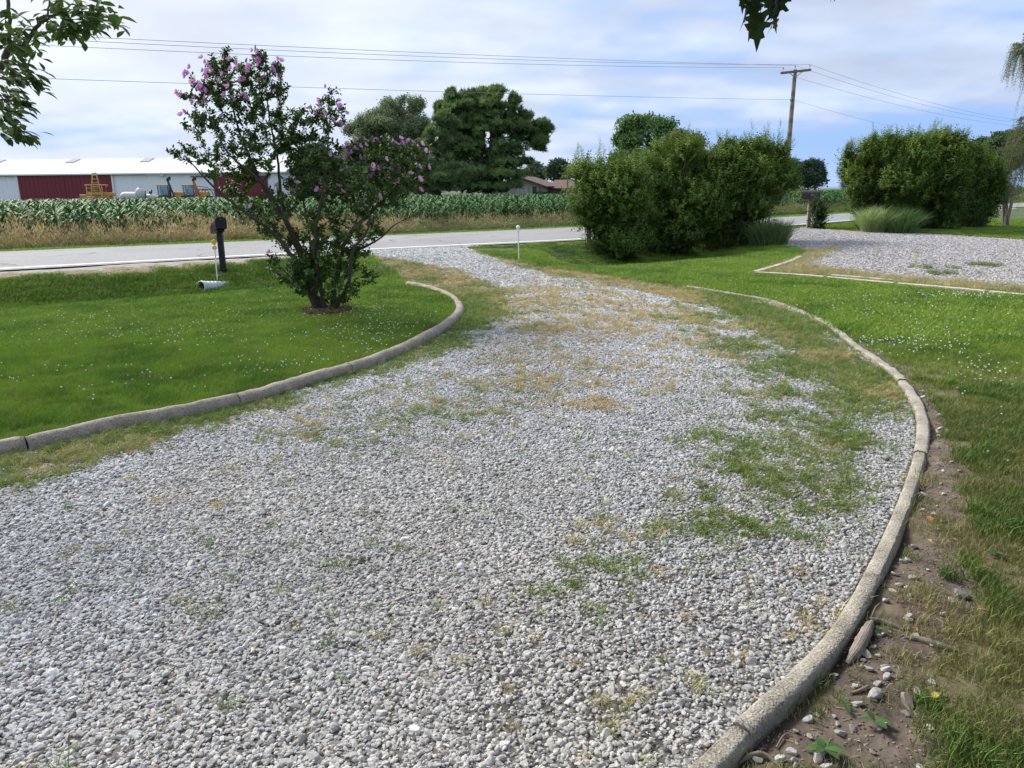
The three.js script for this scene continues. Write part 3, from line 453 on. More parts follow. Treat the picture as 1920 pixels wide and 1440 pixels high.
  const sg = [sprig(1, 6, 0.1, 0.06, 0.0175, 0.9), sprig(2, 6, 0.1, 0.055, 0.016, 1.1), sprig(3, 5, 0.12, 0.062, 0.018, 0.8)], ll = [[], [], []];
  for (const tw of twigs) { const c = new THREE.CatmullRomCurve3(tw), len = c.getLength(), n = Math.max(4, Math.round(len / 0.029)); for (let i = 0; i < n; i++) { const u = lerp(0.25, 1, (i + rand()) / n); const p = c.getPointAt(Math.min(u, 1)), d = c.getTangentAt(Math.min(u, 1)).add(V(U(-1, 1), U(-0.4, 1.1), U(-1, 1)).multiplyScalar(0.7)); ll[Math.floor(rand() * 3)].push([p, along(d), U(0.62, 1.05), jitter(rand() < 0.25 ? [0.1, 0.17, 0.03] : [0.058, 0.11, 0.022], 0.25)]); } }
  const fm = leafy([1, 1, 1], 0.22, 0.6); ll.forEach((l, i) => copies('leaves', sg[i], fm, l, sh));
  // flowers: five broad petals round a dark throat and a pale column
  const pet = []; for (let k = 0; k < 5; k++) { const l = leaf(0.042, [[0, 0.004], [0.35, 0.017], [0.75, 0.022], [1, 0.009]], 0.12, -0.35); l.rotateX(-0.35); l.rotateY(k * 1.2566); pet.push(l); }
  const pg = merged(pet.map((g) => g.toNonIndexed())), th = merged(Array.from({ length: 5 }, (_, k) => { const l = leaf(0.015, [[0, 0.003], [0.6, 0.0065], [1, 0.001]], 0.1, -0.2).toNonIndexed(); l.rotateX(-0.4); l.translate(0, 0.0015, 0); l.rotateY(k * 1.2566); return l; })), col = new THREE.CylinderGeometry(0.002, 0.003, 0.026, 6); col.translate(0, 0.013, 0);
  const petM = [leafy([0.78, 0.42, 0.78], 0.35, 0.6), leafy([0.82, 0.5, 0.76], 0.35, 0.6), leafy([0.66, 0.32, 0.72], 0.35, 0.6)], thM = std([0.3, 0.012, 0.06], 0.7), coM = std([0.8, 0.72, 0.5], 0.7);
  const ends = twigs.map((t) => t[t.length - 1]), spots = [];
  const want = [[435, 118], [428, 133], [437, 145], [398, 130], [405, 150], [385, 145], [410, 158], [425, 155], [385, 170], [395, 165], [420, 175], [375, 180], [360, 152], [345, 170], [350, 185], [440, 168], [455, 160], [490, 98], [482, 95], [528, 112], [535, 128], [470, 120], [500, 125], [465, 200], [455, 180], [395, 195], [345, 205], [338, 212], [380, 205], [425, 218], [405, 160], [370, 165], [415, 135], [392, 188], [445, 175], [620, 170], [615, 185], [600, 182], [640, 205], [655, 208], [622, 218], [635, 230], [590, 210], [625, 228], [646, 245], [610, 200], [650, 268], [660, 280], [675, 272], [690, 280], [705, 265], [765, 262], [762, 270], [775, 275], [785, 285], [790, 290], [805, 295], [800, 300], [780, 285], [740, 275], [755, 255], [660, 305], [645, 296], [635, 300], [625, 295], [675, 305], [710, 322], [720, 300], [735, 330], [750, 338], [765, 330], [785, 350], [790, 357], [797, 345], [686, 358], [640, 355], [643, 362], [610, 365], [605, 362], [615, 372], [505, 350], [500, 345], [463, 396], [448, 378], [476, 388], [715, 372], [790, 312], [812, 318], [700, 312], [655, 300], [690, 340], [560, 350], [520, 345], [505, 470], [718, 497], [750, 315], [770, 300], [448, 140], [412, 145], [452, 195], [430, 190], [600, 225], [640, 190]];
  for (let i = 0; i < 64; i++) want.push(i < 50 ? [U(345, 530), U(105, 205) + 0] : [U(640, 810), U(260, 345)]);
  for (const [x, y] of want) { let best = null, bd = 1e9; for (const e of ends) { const [ex, ey] = project(e.clone().add(b)); const d = (ex - x) ** 2 + (ey - y) ** 2 + (e.used ? 300 : 0) + (e.z > 0.2 ? -60 : 0); if (d < bd) { bd = d; best = e; } } best.used = 1; const p = bd > 144 ? best.clone().lerp(L(at(x, y, project(best.clone().add(b))[2])), 0.8) : best.clone().add(V(U(-0.03, 0.03), U(0, 0.05), U(0.08, 0.22))); spots.push(p); }
  spots.forEach((p, i) => { const f = mesh('flower', pg, petM[i % 3], sh); f.position.copy(p); const d = p.clone().sub(V(0, 1.3, 0)).setY(U(-0.2, 0.6)).normalize().add(V(U(-1, 1), U(-0.4, 0.8), U(0.1, 1.2))); f.quaternion.copy(along(d)); f.scale.setScalar(U(0.9, 1.3)); mesh('throat', th, thM, f); mesh('stamen', col, coM, f); });
  // mulch and fallen petals round the foot
  const mu = []; for (let i = 0; i < 900; i++) { const a = U(0, 6.28), r = Math.sqrt(rand()); const x = b.x + 0.06 + Math.cos(a) * r * 0.32, z = b.z + 0.1 + Math.sin(a) * r * 0.36; mu.push([V(x, height(x, z) + 0.03 + U(0, 0.03), z), turn(U(-0.5, 0.5), U(0, 6.28), U(-0.5, 0.5)), V(U(0.02, 0.05), U(0.004, 0.01), U(0.01, 0.02)), jitter([0.16, 0.1, 0.065], 0.4)]); }
  const mg = copies('bark_mulch', new THREE.BoxGeometry(1, 1, 1), std([1, 1, 1], 0.95), mu, scene); mg.name = numbered('bark_mulch'); tag(mg, 'brown bark litter round the foot of the flowering shrub', null, null, 'stuff');
}

// ------------------------------------------------------------------ hedges of big shrubs
const bushLeaf = new THREE.MeshPhysicalMaterial({ color: 0xffffff, roughness: 0.75, transmission: 0.3, thickness: 0, side: THREE.DoubleSide, specularIntensity: 0.2 }), bushSprigs = [sprig(11, 13, 0.34, 0.058, 0.017, 0.75), sprig(12, 12, 0.28, 0.056, 0.017, 0.9), sprig(13, 14, 0.42, 0.06, 0.016, 0.65)];
function bush(name, label, group, basePx, lobesPx, o = {}) {
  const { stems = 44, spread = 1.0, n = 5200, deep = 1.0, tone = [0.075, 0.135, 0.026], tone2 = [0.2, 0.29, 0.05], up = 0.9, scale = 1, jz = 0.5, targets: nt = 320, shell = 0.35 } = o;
  const b = ground(...basePx), t = project(b)[2], g = thing(name, label, 'shrub', b, 0, group), ls = lobesAt(lobesPx.map(([x, y, rx, ry]) => [x, y + (y < 340 ? 10 : 0), rx, ry]), t, deep, jz).map((l) => ({ ...l, c: l.c.sub(b) }));
  const low = Math.min(...ls.map((l) => l.c.y - l.r.y)), limbs = [];
  for (let i = 0; i < stems; i++) { const l = ls[i % ls.length], e = inLobe(l.c, l.r, 0), s = V(e.x * 0.55 + U(-0.25, 0.25), 0, e.z * 0.35 + U(-0.25, 0.25)); s.y = height(b.x + s.x, b.z + s.z) - b.y - 0.03; const m = s.clone().lerp(e, 0.45).add(V(-e.x * 0.08, 0.12, 0)); limbs.push([[s, U(0.01, 0.02)], [m, U(0.008, 0.014)], [e, 0.005]]); }
  const tg = []; for (let i = 0; i < nt; i++) { const l = pick(ls); tg.push(inLobe(l.c, l.r, shell)); }
  const { geo, twigs } = grow(limbs, tg, { r0: 0.004, bend: 0.25, sides: 3 });
  mesh('stems', geo, darkbark, g);
  const out = [[], [], []], per = n / twigs.length;
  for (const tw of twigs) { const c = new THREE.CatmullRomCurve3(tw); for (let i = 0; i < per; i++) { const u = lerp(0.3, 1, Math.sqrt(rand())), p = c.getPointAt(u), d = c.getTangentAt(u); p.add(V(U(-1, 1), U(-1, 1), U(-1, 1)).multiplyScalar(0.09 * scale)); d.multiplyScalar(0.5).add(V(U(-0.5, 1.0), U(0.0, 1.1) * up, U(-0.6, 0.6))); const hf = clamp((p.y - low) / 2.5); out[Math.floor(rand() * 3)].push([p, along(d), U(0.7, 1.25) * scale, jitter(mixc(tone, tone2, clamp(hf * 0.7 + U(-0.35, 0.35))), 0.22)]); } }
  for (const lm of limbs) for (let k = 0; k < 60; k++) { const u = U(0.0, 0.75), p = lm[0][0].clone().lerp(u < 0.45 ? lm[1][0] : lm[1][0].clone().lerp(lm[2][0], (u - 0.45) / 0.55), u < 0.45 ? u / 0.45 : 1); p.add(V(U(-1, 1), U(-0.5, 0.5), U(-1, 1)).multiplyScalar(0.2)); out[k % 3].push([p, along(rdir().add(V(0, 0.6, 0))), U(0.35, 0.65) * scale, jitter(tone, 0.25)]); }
  for (const l of ls) for (let k = 0; k < (o.shoots ?? 2); k++) { const p0 = V(l.c.x + U(-0.8, 0.8) * l.r.x, l.c.y + l.r.y * 0.7, l.c.z + U(-0.5, 0.5) * l.r.z), h = U(0.25, 0.7), lean = U(-0.15, 0.45); for (let i = 0; i < 11; i++) out[0].push([p0.clone().add(V(lean * h * i / 10, h * i / 10, 0)), along(V(lean + U(-0.5, 0.5), 1, U(-0.5, 0.5))), lerp(1.0, 0.5, i / 10) * scale, jitter(tone2, 0.2)]); }
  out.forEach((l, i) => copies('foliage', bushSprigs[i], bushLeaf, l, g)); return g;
}
rand = rng(404);
const HG = 'tall bushes of the left hedge', HG2 = 'tall bushes of the right hedge';
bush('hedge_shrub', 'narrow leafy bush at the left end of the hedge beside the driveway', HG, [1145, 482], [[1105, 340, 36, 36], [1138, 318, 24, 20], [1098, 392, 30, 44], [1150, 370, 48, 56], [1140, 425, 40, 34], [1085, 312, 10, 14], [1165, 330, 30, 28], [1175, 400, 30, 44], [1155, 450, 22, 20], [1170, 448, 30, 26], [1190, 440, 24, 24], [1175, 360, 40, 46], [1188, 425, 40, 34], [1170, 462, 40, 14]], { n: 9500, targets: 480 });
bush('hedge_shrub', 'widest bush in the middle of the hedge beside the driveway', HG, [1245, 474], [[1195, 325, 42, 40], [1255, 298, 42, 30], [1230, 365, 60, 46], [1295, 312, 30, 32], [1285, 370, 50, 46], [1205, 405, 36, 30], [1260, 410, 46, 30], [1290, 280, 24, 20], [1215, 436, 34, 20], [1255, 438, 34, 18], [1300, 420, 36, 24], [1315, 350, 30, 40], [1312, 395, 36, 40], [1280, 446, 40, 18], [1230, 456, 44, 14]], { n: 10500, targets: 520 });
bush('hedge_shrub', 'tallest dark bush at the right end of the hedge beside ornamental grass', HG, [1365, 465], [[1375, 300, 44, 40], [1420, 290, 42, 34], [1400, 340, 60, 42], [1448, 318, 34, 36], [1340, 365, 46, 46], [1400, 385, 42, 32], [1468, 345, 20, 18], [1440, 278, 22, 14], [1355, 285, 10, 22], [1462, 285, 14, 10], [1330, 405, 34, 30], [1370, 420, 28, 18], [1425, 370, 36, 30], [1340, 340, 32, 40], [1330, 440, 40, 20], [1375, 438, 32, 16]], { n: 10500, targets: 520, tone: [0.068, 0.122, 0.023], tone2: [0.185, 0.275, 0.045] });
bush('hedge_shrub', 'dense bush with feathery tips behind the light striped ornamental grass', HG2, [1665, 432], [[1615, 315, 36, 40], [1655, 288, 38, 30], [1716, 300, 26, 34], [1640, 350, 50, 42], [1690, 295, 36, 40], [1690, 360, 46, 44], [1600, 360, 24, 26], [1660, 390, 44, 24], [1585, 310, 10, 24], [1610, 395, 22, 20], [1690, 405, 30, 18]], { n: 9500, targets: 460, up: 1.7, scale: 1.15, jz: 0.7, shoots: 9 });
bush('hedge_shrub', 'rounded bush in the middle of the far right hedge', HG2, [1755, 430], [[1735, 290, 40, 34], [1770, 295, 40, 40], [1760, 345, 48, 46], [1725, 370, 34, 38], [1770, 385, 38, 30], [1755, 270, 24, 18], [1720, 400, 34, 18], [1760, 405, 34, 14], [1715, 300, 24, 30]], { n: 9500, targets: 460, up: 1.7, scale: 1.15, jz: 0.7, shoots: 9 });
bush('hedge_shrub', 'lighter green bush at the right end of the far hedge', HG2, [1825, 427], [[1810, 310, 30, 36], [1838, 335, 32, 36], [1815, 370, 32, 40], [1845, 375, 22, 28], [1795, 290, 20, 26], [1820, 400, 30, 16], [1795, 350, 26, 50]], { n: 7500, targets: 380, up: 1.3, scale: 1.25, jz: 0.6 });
// the willow at the right edge
function weep(b, t, g, strands, n, len, tone) {
  const sp = sprig(21, 7, 0.26, 0.085, 0.009, 0.6), out = [], geos = [];
  for (let i = 0; i < n; i++) { const [x, y, rx, ry, dz] = strands[Math.floor(rand() * strands.length)], p0 = at(x + U(-rx, rx), y + U(-ry, ry), t + U(-dz, dz)).sub(b), a = U(0, 6.28), L = len * U(0.5, 1.2), pts = []; for (let k = 0; k <= 5; k++) { const s = k / 5; pts.push(p0.clone().add(V(Math.cos(a) * L * 0.35 * Math.sqrt(s), L * (0.12 * s - 1.0 * s * s), Math.sin(a) * L * 0.35 * Math.sqrt(s)))); } geos.push(tube(pts, pts.map((_, k) => 0.006 * (1 - k / 7)), 3)); const c = new THREE.CatmullRomCurve3(pts), m = Math.round(L / 0.11); for (let k = 0; k < m; k++) { const u = k / m; out.push([c.getPointAt(u), along(c.getTangentAt(u).add(V(U(-0.4, 0.4), -0.1, U(-0.4, 0.4)))), U(0.7, 1.2), jitter(tone, 0.2)]); } }
  mesh('hanging_twigs', geos, palebark, g); copies('foliage', sp, bushLeaf, out, g);
}
{
  const b = ground(1886, 424), t = project(b)[2], g = thing('willow_shrub', 'pale green drooping willow bush with bare lower stems at the right edge', 'shrub', b);
  const st = []; for (let i = 0; i < 12; i++) { const e = at(1888 + U(-26, 40), U(285, 330), t + U(-0.6, 0.6)).sub(b); st.push(tube([V(U(-0.15, 0.15), -0.05, U(-0.15, 0.15)), V(e.x * 0.4, e.y * 0.5, e.z * 0.4), e], [0.03, 0.02, 0.008], 5)); } mesh('stems', st, palebark, g);
  weep(b, t, g, [[1890, 290, 26, 18, 0.8], [1905, 330, 28, 26, 0.9], [1880, 330, 16, 20, 0.6], [1915, 270, 20, 24, 0.8]], 300, 0.9, [0.13, 0.17, 0.05]);
  const b2 = ground(2060, 424), g2 = thing('willow_tree', 'weeping willow whose hanging branches reach in at the upper right edge', 'tree', b2); const t2 = project(b2)[2];
  mesh('trunk', [tube([V(0, -0.1, 0), V(0.1, 2, 0), V(-0.2, 4.5, 0.1), at(1990, 60, t2 - 0.5).sub(b2)], [0.32, 0.26, 0.2, 0.08], 9, 3), tube([V(0, 3.5, 0), at(1960, 70, t2 - 0.3).sub(b2), at(1908, 84, t2 - 0.6).sub(b2)], [0.12, 0.05, 0.012], 6), tube([V(0, 3, 0), at(1980, 180, t2).sub(b2), at(1925, 215, t2).sub(b2)], [0.12, 0.05, 0.012], 6)], bark, g2);
  weep(b2, t2, g2, [[1912, 92, 8, 12, 0.5], [1950, 90, 30, 30, 1], [1990, 70, 50, 40, 1.2], [1918, 235, 8, 16, 0.5], [1960, 180, 30, 40, 1], [2000, 140, 40, 60, 1.2], [2040, 200, 60, 80, 1.4]], 420, 1.35, [0.15, 0.19, 0.075]);
}

// ------------------------------------------------------------------ far trees
const leafClump = (seed, n, rad, size) => { const r = rng(seed), out = []; for (let i = 0; i < n; i++) { const l = leaf(size * (0.7 + 0.6 * r()), oval(size * 0.36), 0.3, 0.3); l.rotateX((r() - 0.6) * 1.8); l.rotateY(r() * 6.28); l.translate((r() - 0.5) * 2 * rad, (r() - 0.5) * 1.6 * rad, (r() - 0.5) * 2 * rad); out.push(l); } return merged(out); };
const needleClump = (seed, n, len, w) => { const r = rng(seed), out = []; for (let i = 0; i < n; i++) { const l = leaf(len * (0.6 + 0.6 * r()), [[0, w], [0.5, w], [1, w * 0.2]], 0.2, 0.1); l.rotateX(-0.2 - 1.0 * r()); l.rotateY(r() * 6.28); l.translate((r() - 0.5) * len, (r() - 0.5) * len * 0.2, (r() - 0.5) * len); out.push(l); } return merged(out); };
const farLeaf = new THREE.MeshPhysicalMaterial({ color: 0xffffff, roughness: 0.8, transmission: 0.35, thickness: 0, side: THREE.DoubleSide, specularIntensity: 0.25 });
const clumps = { broad: [leafClump(51, 16, 0.42, 0.26), leafClump(52, 16, 0.42, 0.24)], fine: [leafClump(53, 22, 0.42, 0.2), leafClump(54, 22, 0.5, 0.17)], pine: [needleClump(55, 26, 0.5, 0.035), needleClump(56, 26, 0.55, 0.03)], huge: [leafClump(57, 16, 0.9, 0.55), leafClump(58, 16, 0.9, 0.5)] };
function tree(name, label, basePx, t, lobesPx, kind, n, tone, o = {}) {
  const { deep = 0.9, gap = 0, trunkR = 0.3, tone2 = tone.map((v) => v * 1.7), shell = 0.5, group, dz = 1 } = o;
  const b = at(basePx, 357, t); b.y = height(b.x, b.z) - 0.1; const g = thing(name, label, 'tree', b, 0, group), ls = lobesAt(kind === 'pine' ? lobesPx.map(([x, y, rx, ry]) => [x, y, rx * 1.05, ry * 1.35]) : lobesPx, t, deep, dz).map((l) => ({ ...l, c: l.c.sub(b) })), main = ls.slice();
  for (const l of main) for (let k = 0; k < 9; k++) { const d = rdir(), e = U(0.85, 1.2); d.y = Math.abs(d.y) * (kind === 'pine' ? 0.6 : 1) - 0.15; ls.push({ c: V(l.c.x + d.x * l.r.x * e, l.c.y + d.y * l.r.y * e, l.c.z + d.z * l.r.z * e), r: l.r.clone().multiplyScalar(U(0.18, 0.42)).multiply(V(1, kind === 'pine' ? 0.6 : 1, 1)), w: l.w * 0.1 }); }
  const top = main.reduce((a, l) => (l.c.y > a.c.y ? l : a)).c, H = top.y, tr = [];
  tr.push(tube([V(0, -0.3, 0), V(top.x * 0.15, H * 0.3, 0), V(top.x * 0.5, H * 0.65, top.z * 0.3), top], [trunkR * 1.25, trunkR, trunkR * 0.55, trunkR * 0.12], 8, 3));
  for (const l of main) { const y0 = clamp(l.c.y - Math.hypot(l.c.x, l.c.z) * (kind === 'pine' ? 0.15 : 0.6), H * 0.15, H * 0.8), s = V(top.x * 0.5 * y0 / H, y0, 0); tr.push(tube([s, s.clone().lerp(l.c, 0.5).add(V(0, kind === 'pine' ? -0.1 : 0.3, 0)), l.c], [trunkR * 0.4, trunkR * 0.22, trunkR * 0.06], 5)); }
  mesh('trunk', tr, bark, g);
  const out = [[], []]; for (let i = 0; i < n; i++) { const l = pick(ls), p = inLobe(l.c, l.r, shell); if (gap && fbm(p.x * 0.9 + 50, p.y * 1.1 + p.z * 0.4 + 50, 3, 7) < gap) continue; const out2 = V(p.x - l.c.x, (p.y - l.c.y) + 0.6 * l.r.y, p.z - l.c.z).normalize().add(V(U(-0.5, 0.5), U(-0.2, 0.5), U(-0.5, 0.5))); out[i % 2].push([p, along(kind === 'pine' ? out2.setY(0.5 + Math.abs(out2.y)) : out2), U(0.7, 1.3) * (o.scale ?? 1), jitter(mixc(tone, tone2, rand() * rand()), 0.2)]); }
  out.forEach((l, i) => copies('foliage', clumps[kind][i], farLeaf, l, g)); return g;
}
rand = rng(505);
tree('pine_tree', 'tall dark pine with layered boughs and one limb reaching out right', 915, 88, [[912, 258, 20, 16], [900, 190, 40, 18], [868, 205, 44, 24], [935, 200, 40, 24], [850, 235, 30, 26], [900, 238, 56, 24], [955, 238, 36, 20], [985, 222, 14, 10], [1002, 238, 22, 12], [1020, 245, 14, 16], [1012, 268, 16, 9], [975, 278, 34, 9], [900, 280, 64, 18], [940, 305, 46, 9], [935, 328, 40, 7], [900, 325, 66, 12], [900, 350, 60, 10], [845, 300, 34, 22], [990, 262, 22, 8], [850, 182, 14, 12], [930, 178, 22, 12], [985, 300, 12, 4]], 'pine', 15000, [0.125, 0.2, 0.065], { gap: 0.4, shell: 0.05, trunkR: 0.34, deep: 1.0, scale: 0.85, tone2: [0.27, 0.38, 0.11] });
tree('pine_tree', 'softer grey green pine standing left of the dark pine', 820, 84, [[822, 260, 24, 20], [812, 300, 40, 24], [800, 335, 44, 22], [835, 230, 18, 16], [850, 330, 34, 20], [785, 290, 22, 18], [845, 270, 24, 24]], 'pine', 8500, [0.17, 0.245, 0.1], { gap: 0.34, shell: 0.05, trunkR: 0.28, scale: 0.85, tone2: [0.3, 0.38, 0.16] });
tree('broadleaf_tree', 'wide grey green tree behind the upper right of the flowering shrub', 730, 96, [[735, 212, 36, 20], [772, 202, 22, 14], [700, 232, 34, 20], [665, 248, 16, 14], [745, 240, 50, 26], [715, 285, 58, 34], [785, 245, 26, 26], [760, 310, 52, 34], [680, 310, 34, 34], [760, 190, 10, 8], [745, 345, 70, 18]], 'fine', 7500, [0.18, 0.235, 0.11], { gap: 0.36, shell: 0.15, trunkR: 0.4, scale: 0.95, tone2: [0.36, 0.42, 0.21] });
tree('broadleaf_tree', 'rounded dark tree top rising behind the left hedge', 1210, 92, [[1180, 240, 22, 18], [1215, 234, 28, 14], [1245, 246, 22, 18], [1165, 262, 10, 14], [1205, 262, 42, 22], [1200, 300, 44, 26], [1240, 300, 30, 26]], 'broad', 2700, [0.12, 0.21, 0.06], { gap: 0.42, shell: 0.3, trunkR: 0.35, scale: 1.1 });
tree('broadleaf_tree', 'lower pale green tree behind the middle of the left hedge', 1290, 86, [[1300, 266, 20, 10], [1278, 262, 18, 14], [1285, 290, 34, 18], [1262, 280, 20, 20]], 'fine', 1500, [0.14, 0.18, 0.055], { gap: 0.28, trunkR: 0.22 });
tree('broadleaf_tree', 'dark trees massed beside the right end of the barn', 600, 112, [[578, 325, 14, 24], [600, 300, 22, 22], [620, 330, 24, 24], [590, 350, 30, 16], [640, 345, 22, 18], [655, 300, 14, 14], [575, 300, 10, 16]], 'huge', 1800, [0.055, 0.085, 0.045], { trunkR: 0.4 });
tree('broadleaf_tree', 'small pale far tree above the brown house roof', 998, 210, [[1000, 314, 9, 7], [1008, 322, 12, 7], [992, 324, 8, 6], [1016, 328, 8, 5]], 'huge', 300, [0.13, 0.17, 0.1], { trunkR: 0.3 });
tree('broadleaf_tree', 'round dark far tree above the right end of the house', 1048, 200, [[1050, 312, 14, 11], [1040, 324, 14, 10], [1058, 326, 12, 12], [1032, 318, 6, 5]], 'huge', 480, [0.07, 0.11, 0.06], { trunkR: 0.35 });
for (const [x, l, lb] of [[1490, [[1490, 318, 18, 16], [1478, 330, 18, 16], [1495, 338, 20, 10]], 'left tree of the far clump behind the utility pole'], [1528, [[1525, 312, 20, 11], [1534, 328, 12, 14], [1515, 330, 20, 14], [1520, 342, 22, 7]], 'right tree of the far clump above the field']]) tree('broadleaf_tree', 'dark bluish ' + lb, x, 260, l, 'huge', 620, [0.06, 0.1, 0.06], { trunkR: 0.4, scale: 1.15 });
tree('broadleaf_tree', 'tall dark tree beyond the far right hedge nearest the willow', 1880, 140, [[1885, 262, 20, 12], [1905, 270, 18, 18], [1868, 275, 14, 14], [1890, 295, 30, 22]], 'broad', 1900, [0.07, 0.115, 0.045], { trunkR: 0.4, scale: 1.3 });
tree('broadleaf_tree', 'lower dark tree beyond the middle of the far right hedge', 1840, 150, [[1845, 275, 14, 12], [1826, 278, 10, 10], [1838, 295, 24, 18]], 'broad', 1300, [0.07, 0.11, 0.045], { trunkR: 0.35, scale: 1.3 });

// ------------------------------------------------------------------ near trees that reach in from outside
{
  rand = rng(606);
  const b = V(-4.9, 0.06, -4.2), g = thing('broadleaf_tree', 'near tree with long oval leaves reaching in at the upper left', 'tree', b), L = (x, y, t) => at(x, y, t).sub(b);
  const limbs = [[[V(0, -0.1, 0), 0.13], [V(0.05, 1.4, -0.05), 0.11], [V(0.3, 2.1, -0.15), 0.07], [L(-60, 180, 4.7), 0.035], [L(0, 126, 4.6), 0.022], [L(18, 96, 4.6), 0.019], [L(45, 85, 4.55), 0.015], [L(62, 58, 4.5), 0.012], [L(88, 34, 4.5), 0.009], [L(115, 22, 4.5), 0.005]],
    [[L(17, 98, 4.6), 0.014], [L(18, 50, 4.6), 0.012], [L(16, -20, 4.65), 0.01], [L(20, -90, 4.7), 0.006]],
    [[L(66, 66, 4.5), 0.008], [L(100, 58, 4.45), 0.006], [L(150, 42, 4.4), 0.004], [L(205, 40, 4.4), 0.002]],
    [[L(-60, 180, 4.7), 0.02], [L(-20, 150, 4.6), 0.01], [L(20, 148, 4.5), 0.005], [L(62, 150, 4.45), 0.0025]],
    [[V(0.2, 1.7, -0.1), 0.04], [L(-60, 240, 4.7), 0.018], [L(-10, 190, 4.6), 0.007], [L(40, 192, 4.5), 0.003]],
    [[L(-60, 240, 4.7), 0.012], [L(0, 253, 4.6), 0.004], [L(30, 262, 4.5), 0.003], [L(60, 266, 4.5), 0.0015]],
    [[L(88, 34, 4.5), 0.006], [L(92, 5, 4.5), 0.005], [L(86, -30, 4.5), 0.003]]];
  const cl = [[15, 60, 3], [40, 55, 4], [30, 70, 4], [20, 25, 3], [5, 45, 4], [8, 80, 4], [50, 62, 4], [70, 38, 3], [85, 55, 4], [62, 85, 4], [45, 95, 4], [105, 10, 4], [118, 6, 4], [130, 25, 5], [150, 15, 4], [165, 12, 4], [180, 15, 4], [172, 28, 4], [115, 50, 5], [135, 45, 6], [150, 55, 6], [165, 50, 5], [140, 62, 5], [125, 60, 4], [185, 30, 5], [200, 32, 4], [212, 38, 3], [160, 40, 4], [175, 55, 3], [95, 30, 3], [10, 115, 3], [35, 110, 4],
    [10, 140, 6], [25, 135, 6], [40, 145, 6], [55, 150, 6], [68, 156, 4], [15, 152, 5], [48, 136, 4], [5, 180, 6], [20, 190, 6], [35, 185, 5], [42, 192, 4], [10, 200, 6], [25, 200, 4], [5, 218, 6], [15, 232, 6], [25, 240, 5], [38, 250, 4], [50, 260, 4], [5, 245, 4], [10, 165, 4], [100, -8, 3], [140, 2, 4]];
  const tg = cl.map(([x, y]) => L(x, y, 4.5 + U(-0.35, 0.25)));
  const { geo } = grow(limbs, tg, { r0: 0.0022, bend: 0.3, back: 0.5 }); mesh('branches', geo, std([0.1, 0.085, 0.075], 0.95, { map: barkTex, bumpMap: barkBump, bumpScale: 0.003 }), g);
  const lf = [[0.085, 0.019], [0.095, 0.02], [0.07, 0.018]].map(([l, w]) => leaf(l, [[0, 0.0015], [0.12, 0.004], [0.4, w * 0.8], [0.65, w], [0.85, w * 0.62], [1, 0.001]], 0.3, 0.2)); const mats = [[0.06, 0.115, 0.024], [0.1, 0.16, 0.035], [0.042, 0.085, 0.022], [0.12, 0.19, 0.035]].map((c) => new THREE.MeshPhysicalMaterial({ color: new THREE.Color().setRGB(...c), roughness: 0.75, transmission: 0.3, thickness: 0, side: THREE.DoubleSide, specularIntensity: 0.2 })); let n = 0;
  cl.forEach(([x, y, k], i) => { for (let j = 0; j < k + 1 && n < 298; j++, n++) { const m = mesh('leaf', lf[n % 3], mats[Math.floor(rand() * 4)], g), p = tg[i].clone().add(V(U(-1, 1), U(-1, 1), U(-1, 1)).multiplyScalar(0.025)); m.position.copy(p); const a = U(0, 6.28) ; m.quaternion.copy(turn(U(-0.2, 0.75), y > 120 ? U(0.2, 2.6) : a, U(-0.5, 0.5))); m.scale.setScalar(U(0.7, 1.15)); } });
  const more = []; cl.forEach(([x, y, k], i) => { for (let j = 0; j < k * 1.6; j++) more.push([tg[i].clone().add(V(U(-1, 1), U(-1, 1), U(-1, 1)).multiplyScalar(0.06)), turn(U(-0.2, 0.8), y > 120 ? U(0.2, 2.6) : U(0, 6.28), U(-0.5, 0.5)), U(0.65, 1.1), jitter([0.07, 0.125, 0.027], 0.3)]); });
  copies('leaves', lf[0], leafy([1, 1, 1], 0.3, 0.8), more, g);
  // crown beyond the frame
  const rest = []; for (let i = 0; i < 30; i++) { const p = V(U(-1.8, 0.2), U(1.9, 5), U(-1.6, 1.4)), q = p.clone().add(b), [sx, sy, d] = project(q); if (d > 0.2 && sx > -60 && sy > -60 && sx < 2000) continue; rest.push([p, turn(U(-0.6, 0.6), U(0, 6.28), U(-0.6, 0.6)), U(0.8, 1.3), jitter([0.07, 0.12, 0.03], 0.25)]); }
  copies('foliage', leafClump(61, 9, 0.16, 0.09), leafy([1, 1, 1], 0.3, 0.5), rest, g);

  // the tree overhead on the right: trunk outside the frame, crown above it, one spray of lobed leaves hanging in
  const b2 = V(3.5, 0, -1.0), g2 = thing('maple_tree', 'tree overhead with a spray of dark lobed leaves hanging at the top', 'tree', b2), L2 = (x, y, t) => at(x, y, t).sub(b2);
  const tr = [tube([V(0, -0.2, 0), V(0.02, 0.3, 0), V(0.05, 1.6, 0), V(-0.1, 3.2, 0.1), V(0, 6, 0.2)], [0.42, 0.3, 0.25, 0.2, 0.1], 12, 4), tube([V(0, 2.4, 0), V(-0.8, 3.3, -0.5), V(-1.7, 3.4, -1.0), L2(1450, -170, 2.5), L2(1440, -60, 2.45), L2(1436, 5, 2.42)], [0.11, 0.08, 0.05, 0.012, 0.005, 0.002], 7)];
  for (let i = 0; i < 12; i++) { const a = U(0, 6.28), r = U(1.5, 3.4); tr.push(tube([V(0, U(2.2, 4), 0), V(Math.cos(a) * r * 0.5, U(3.6, 5), Math.sin(a) * r * 0.36), V(Math.cos(a) * r, U(3.8, 6.5), Math.sin(a) * r)], [0.09, 0.06, 0.02], 6)); }
  mesh('trunk', tr, bark, g2);
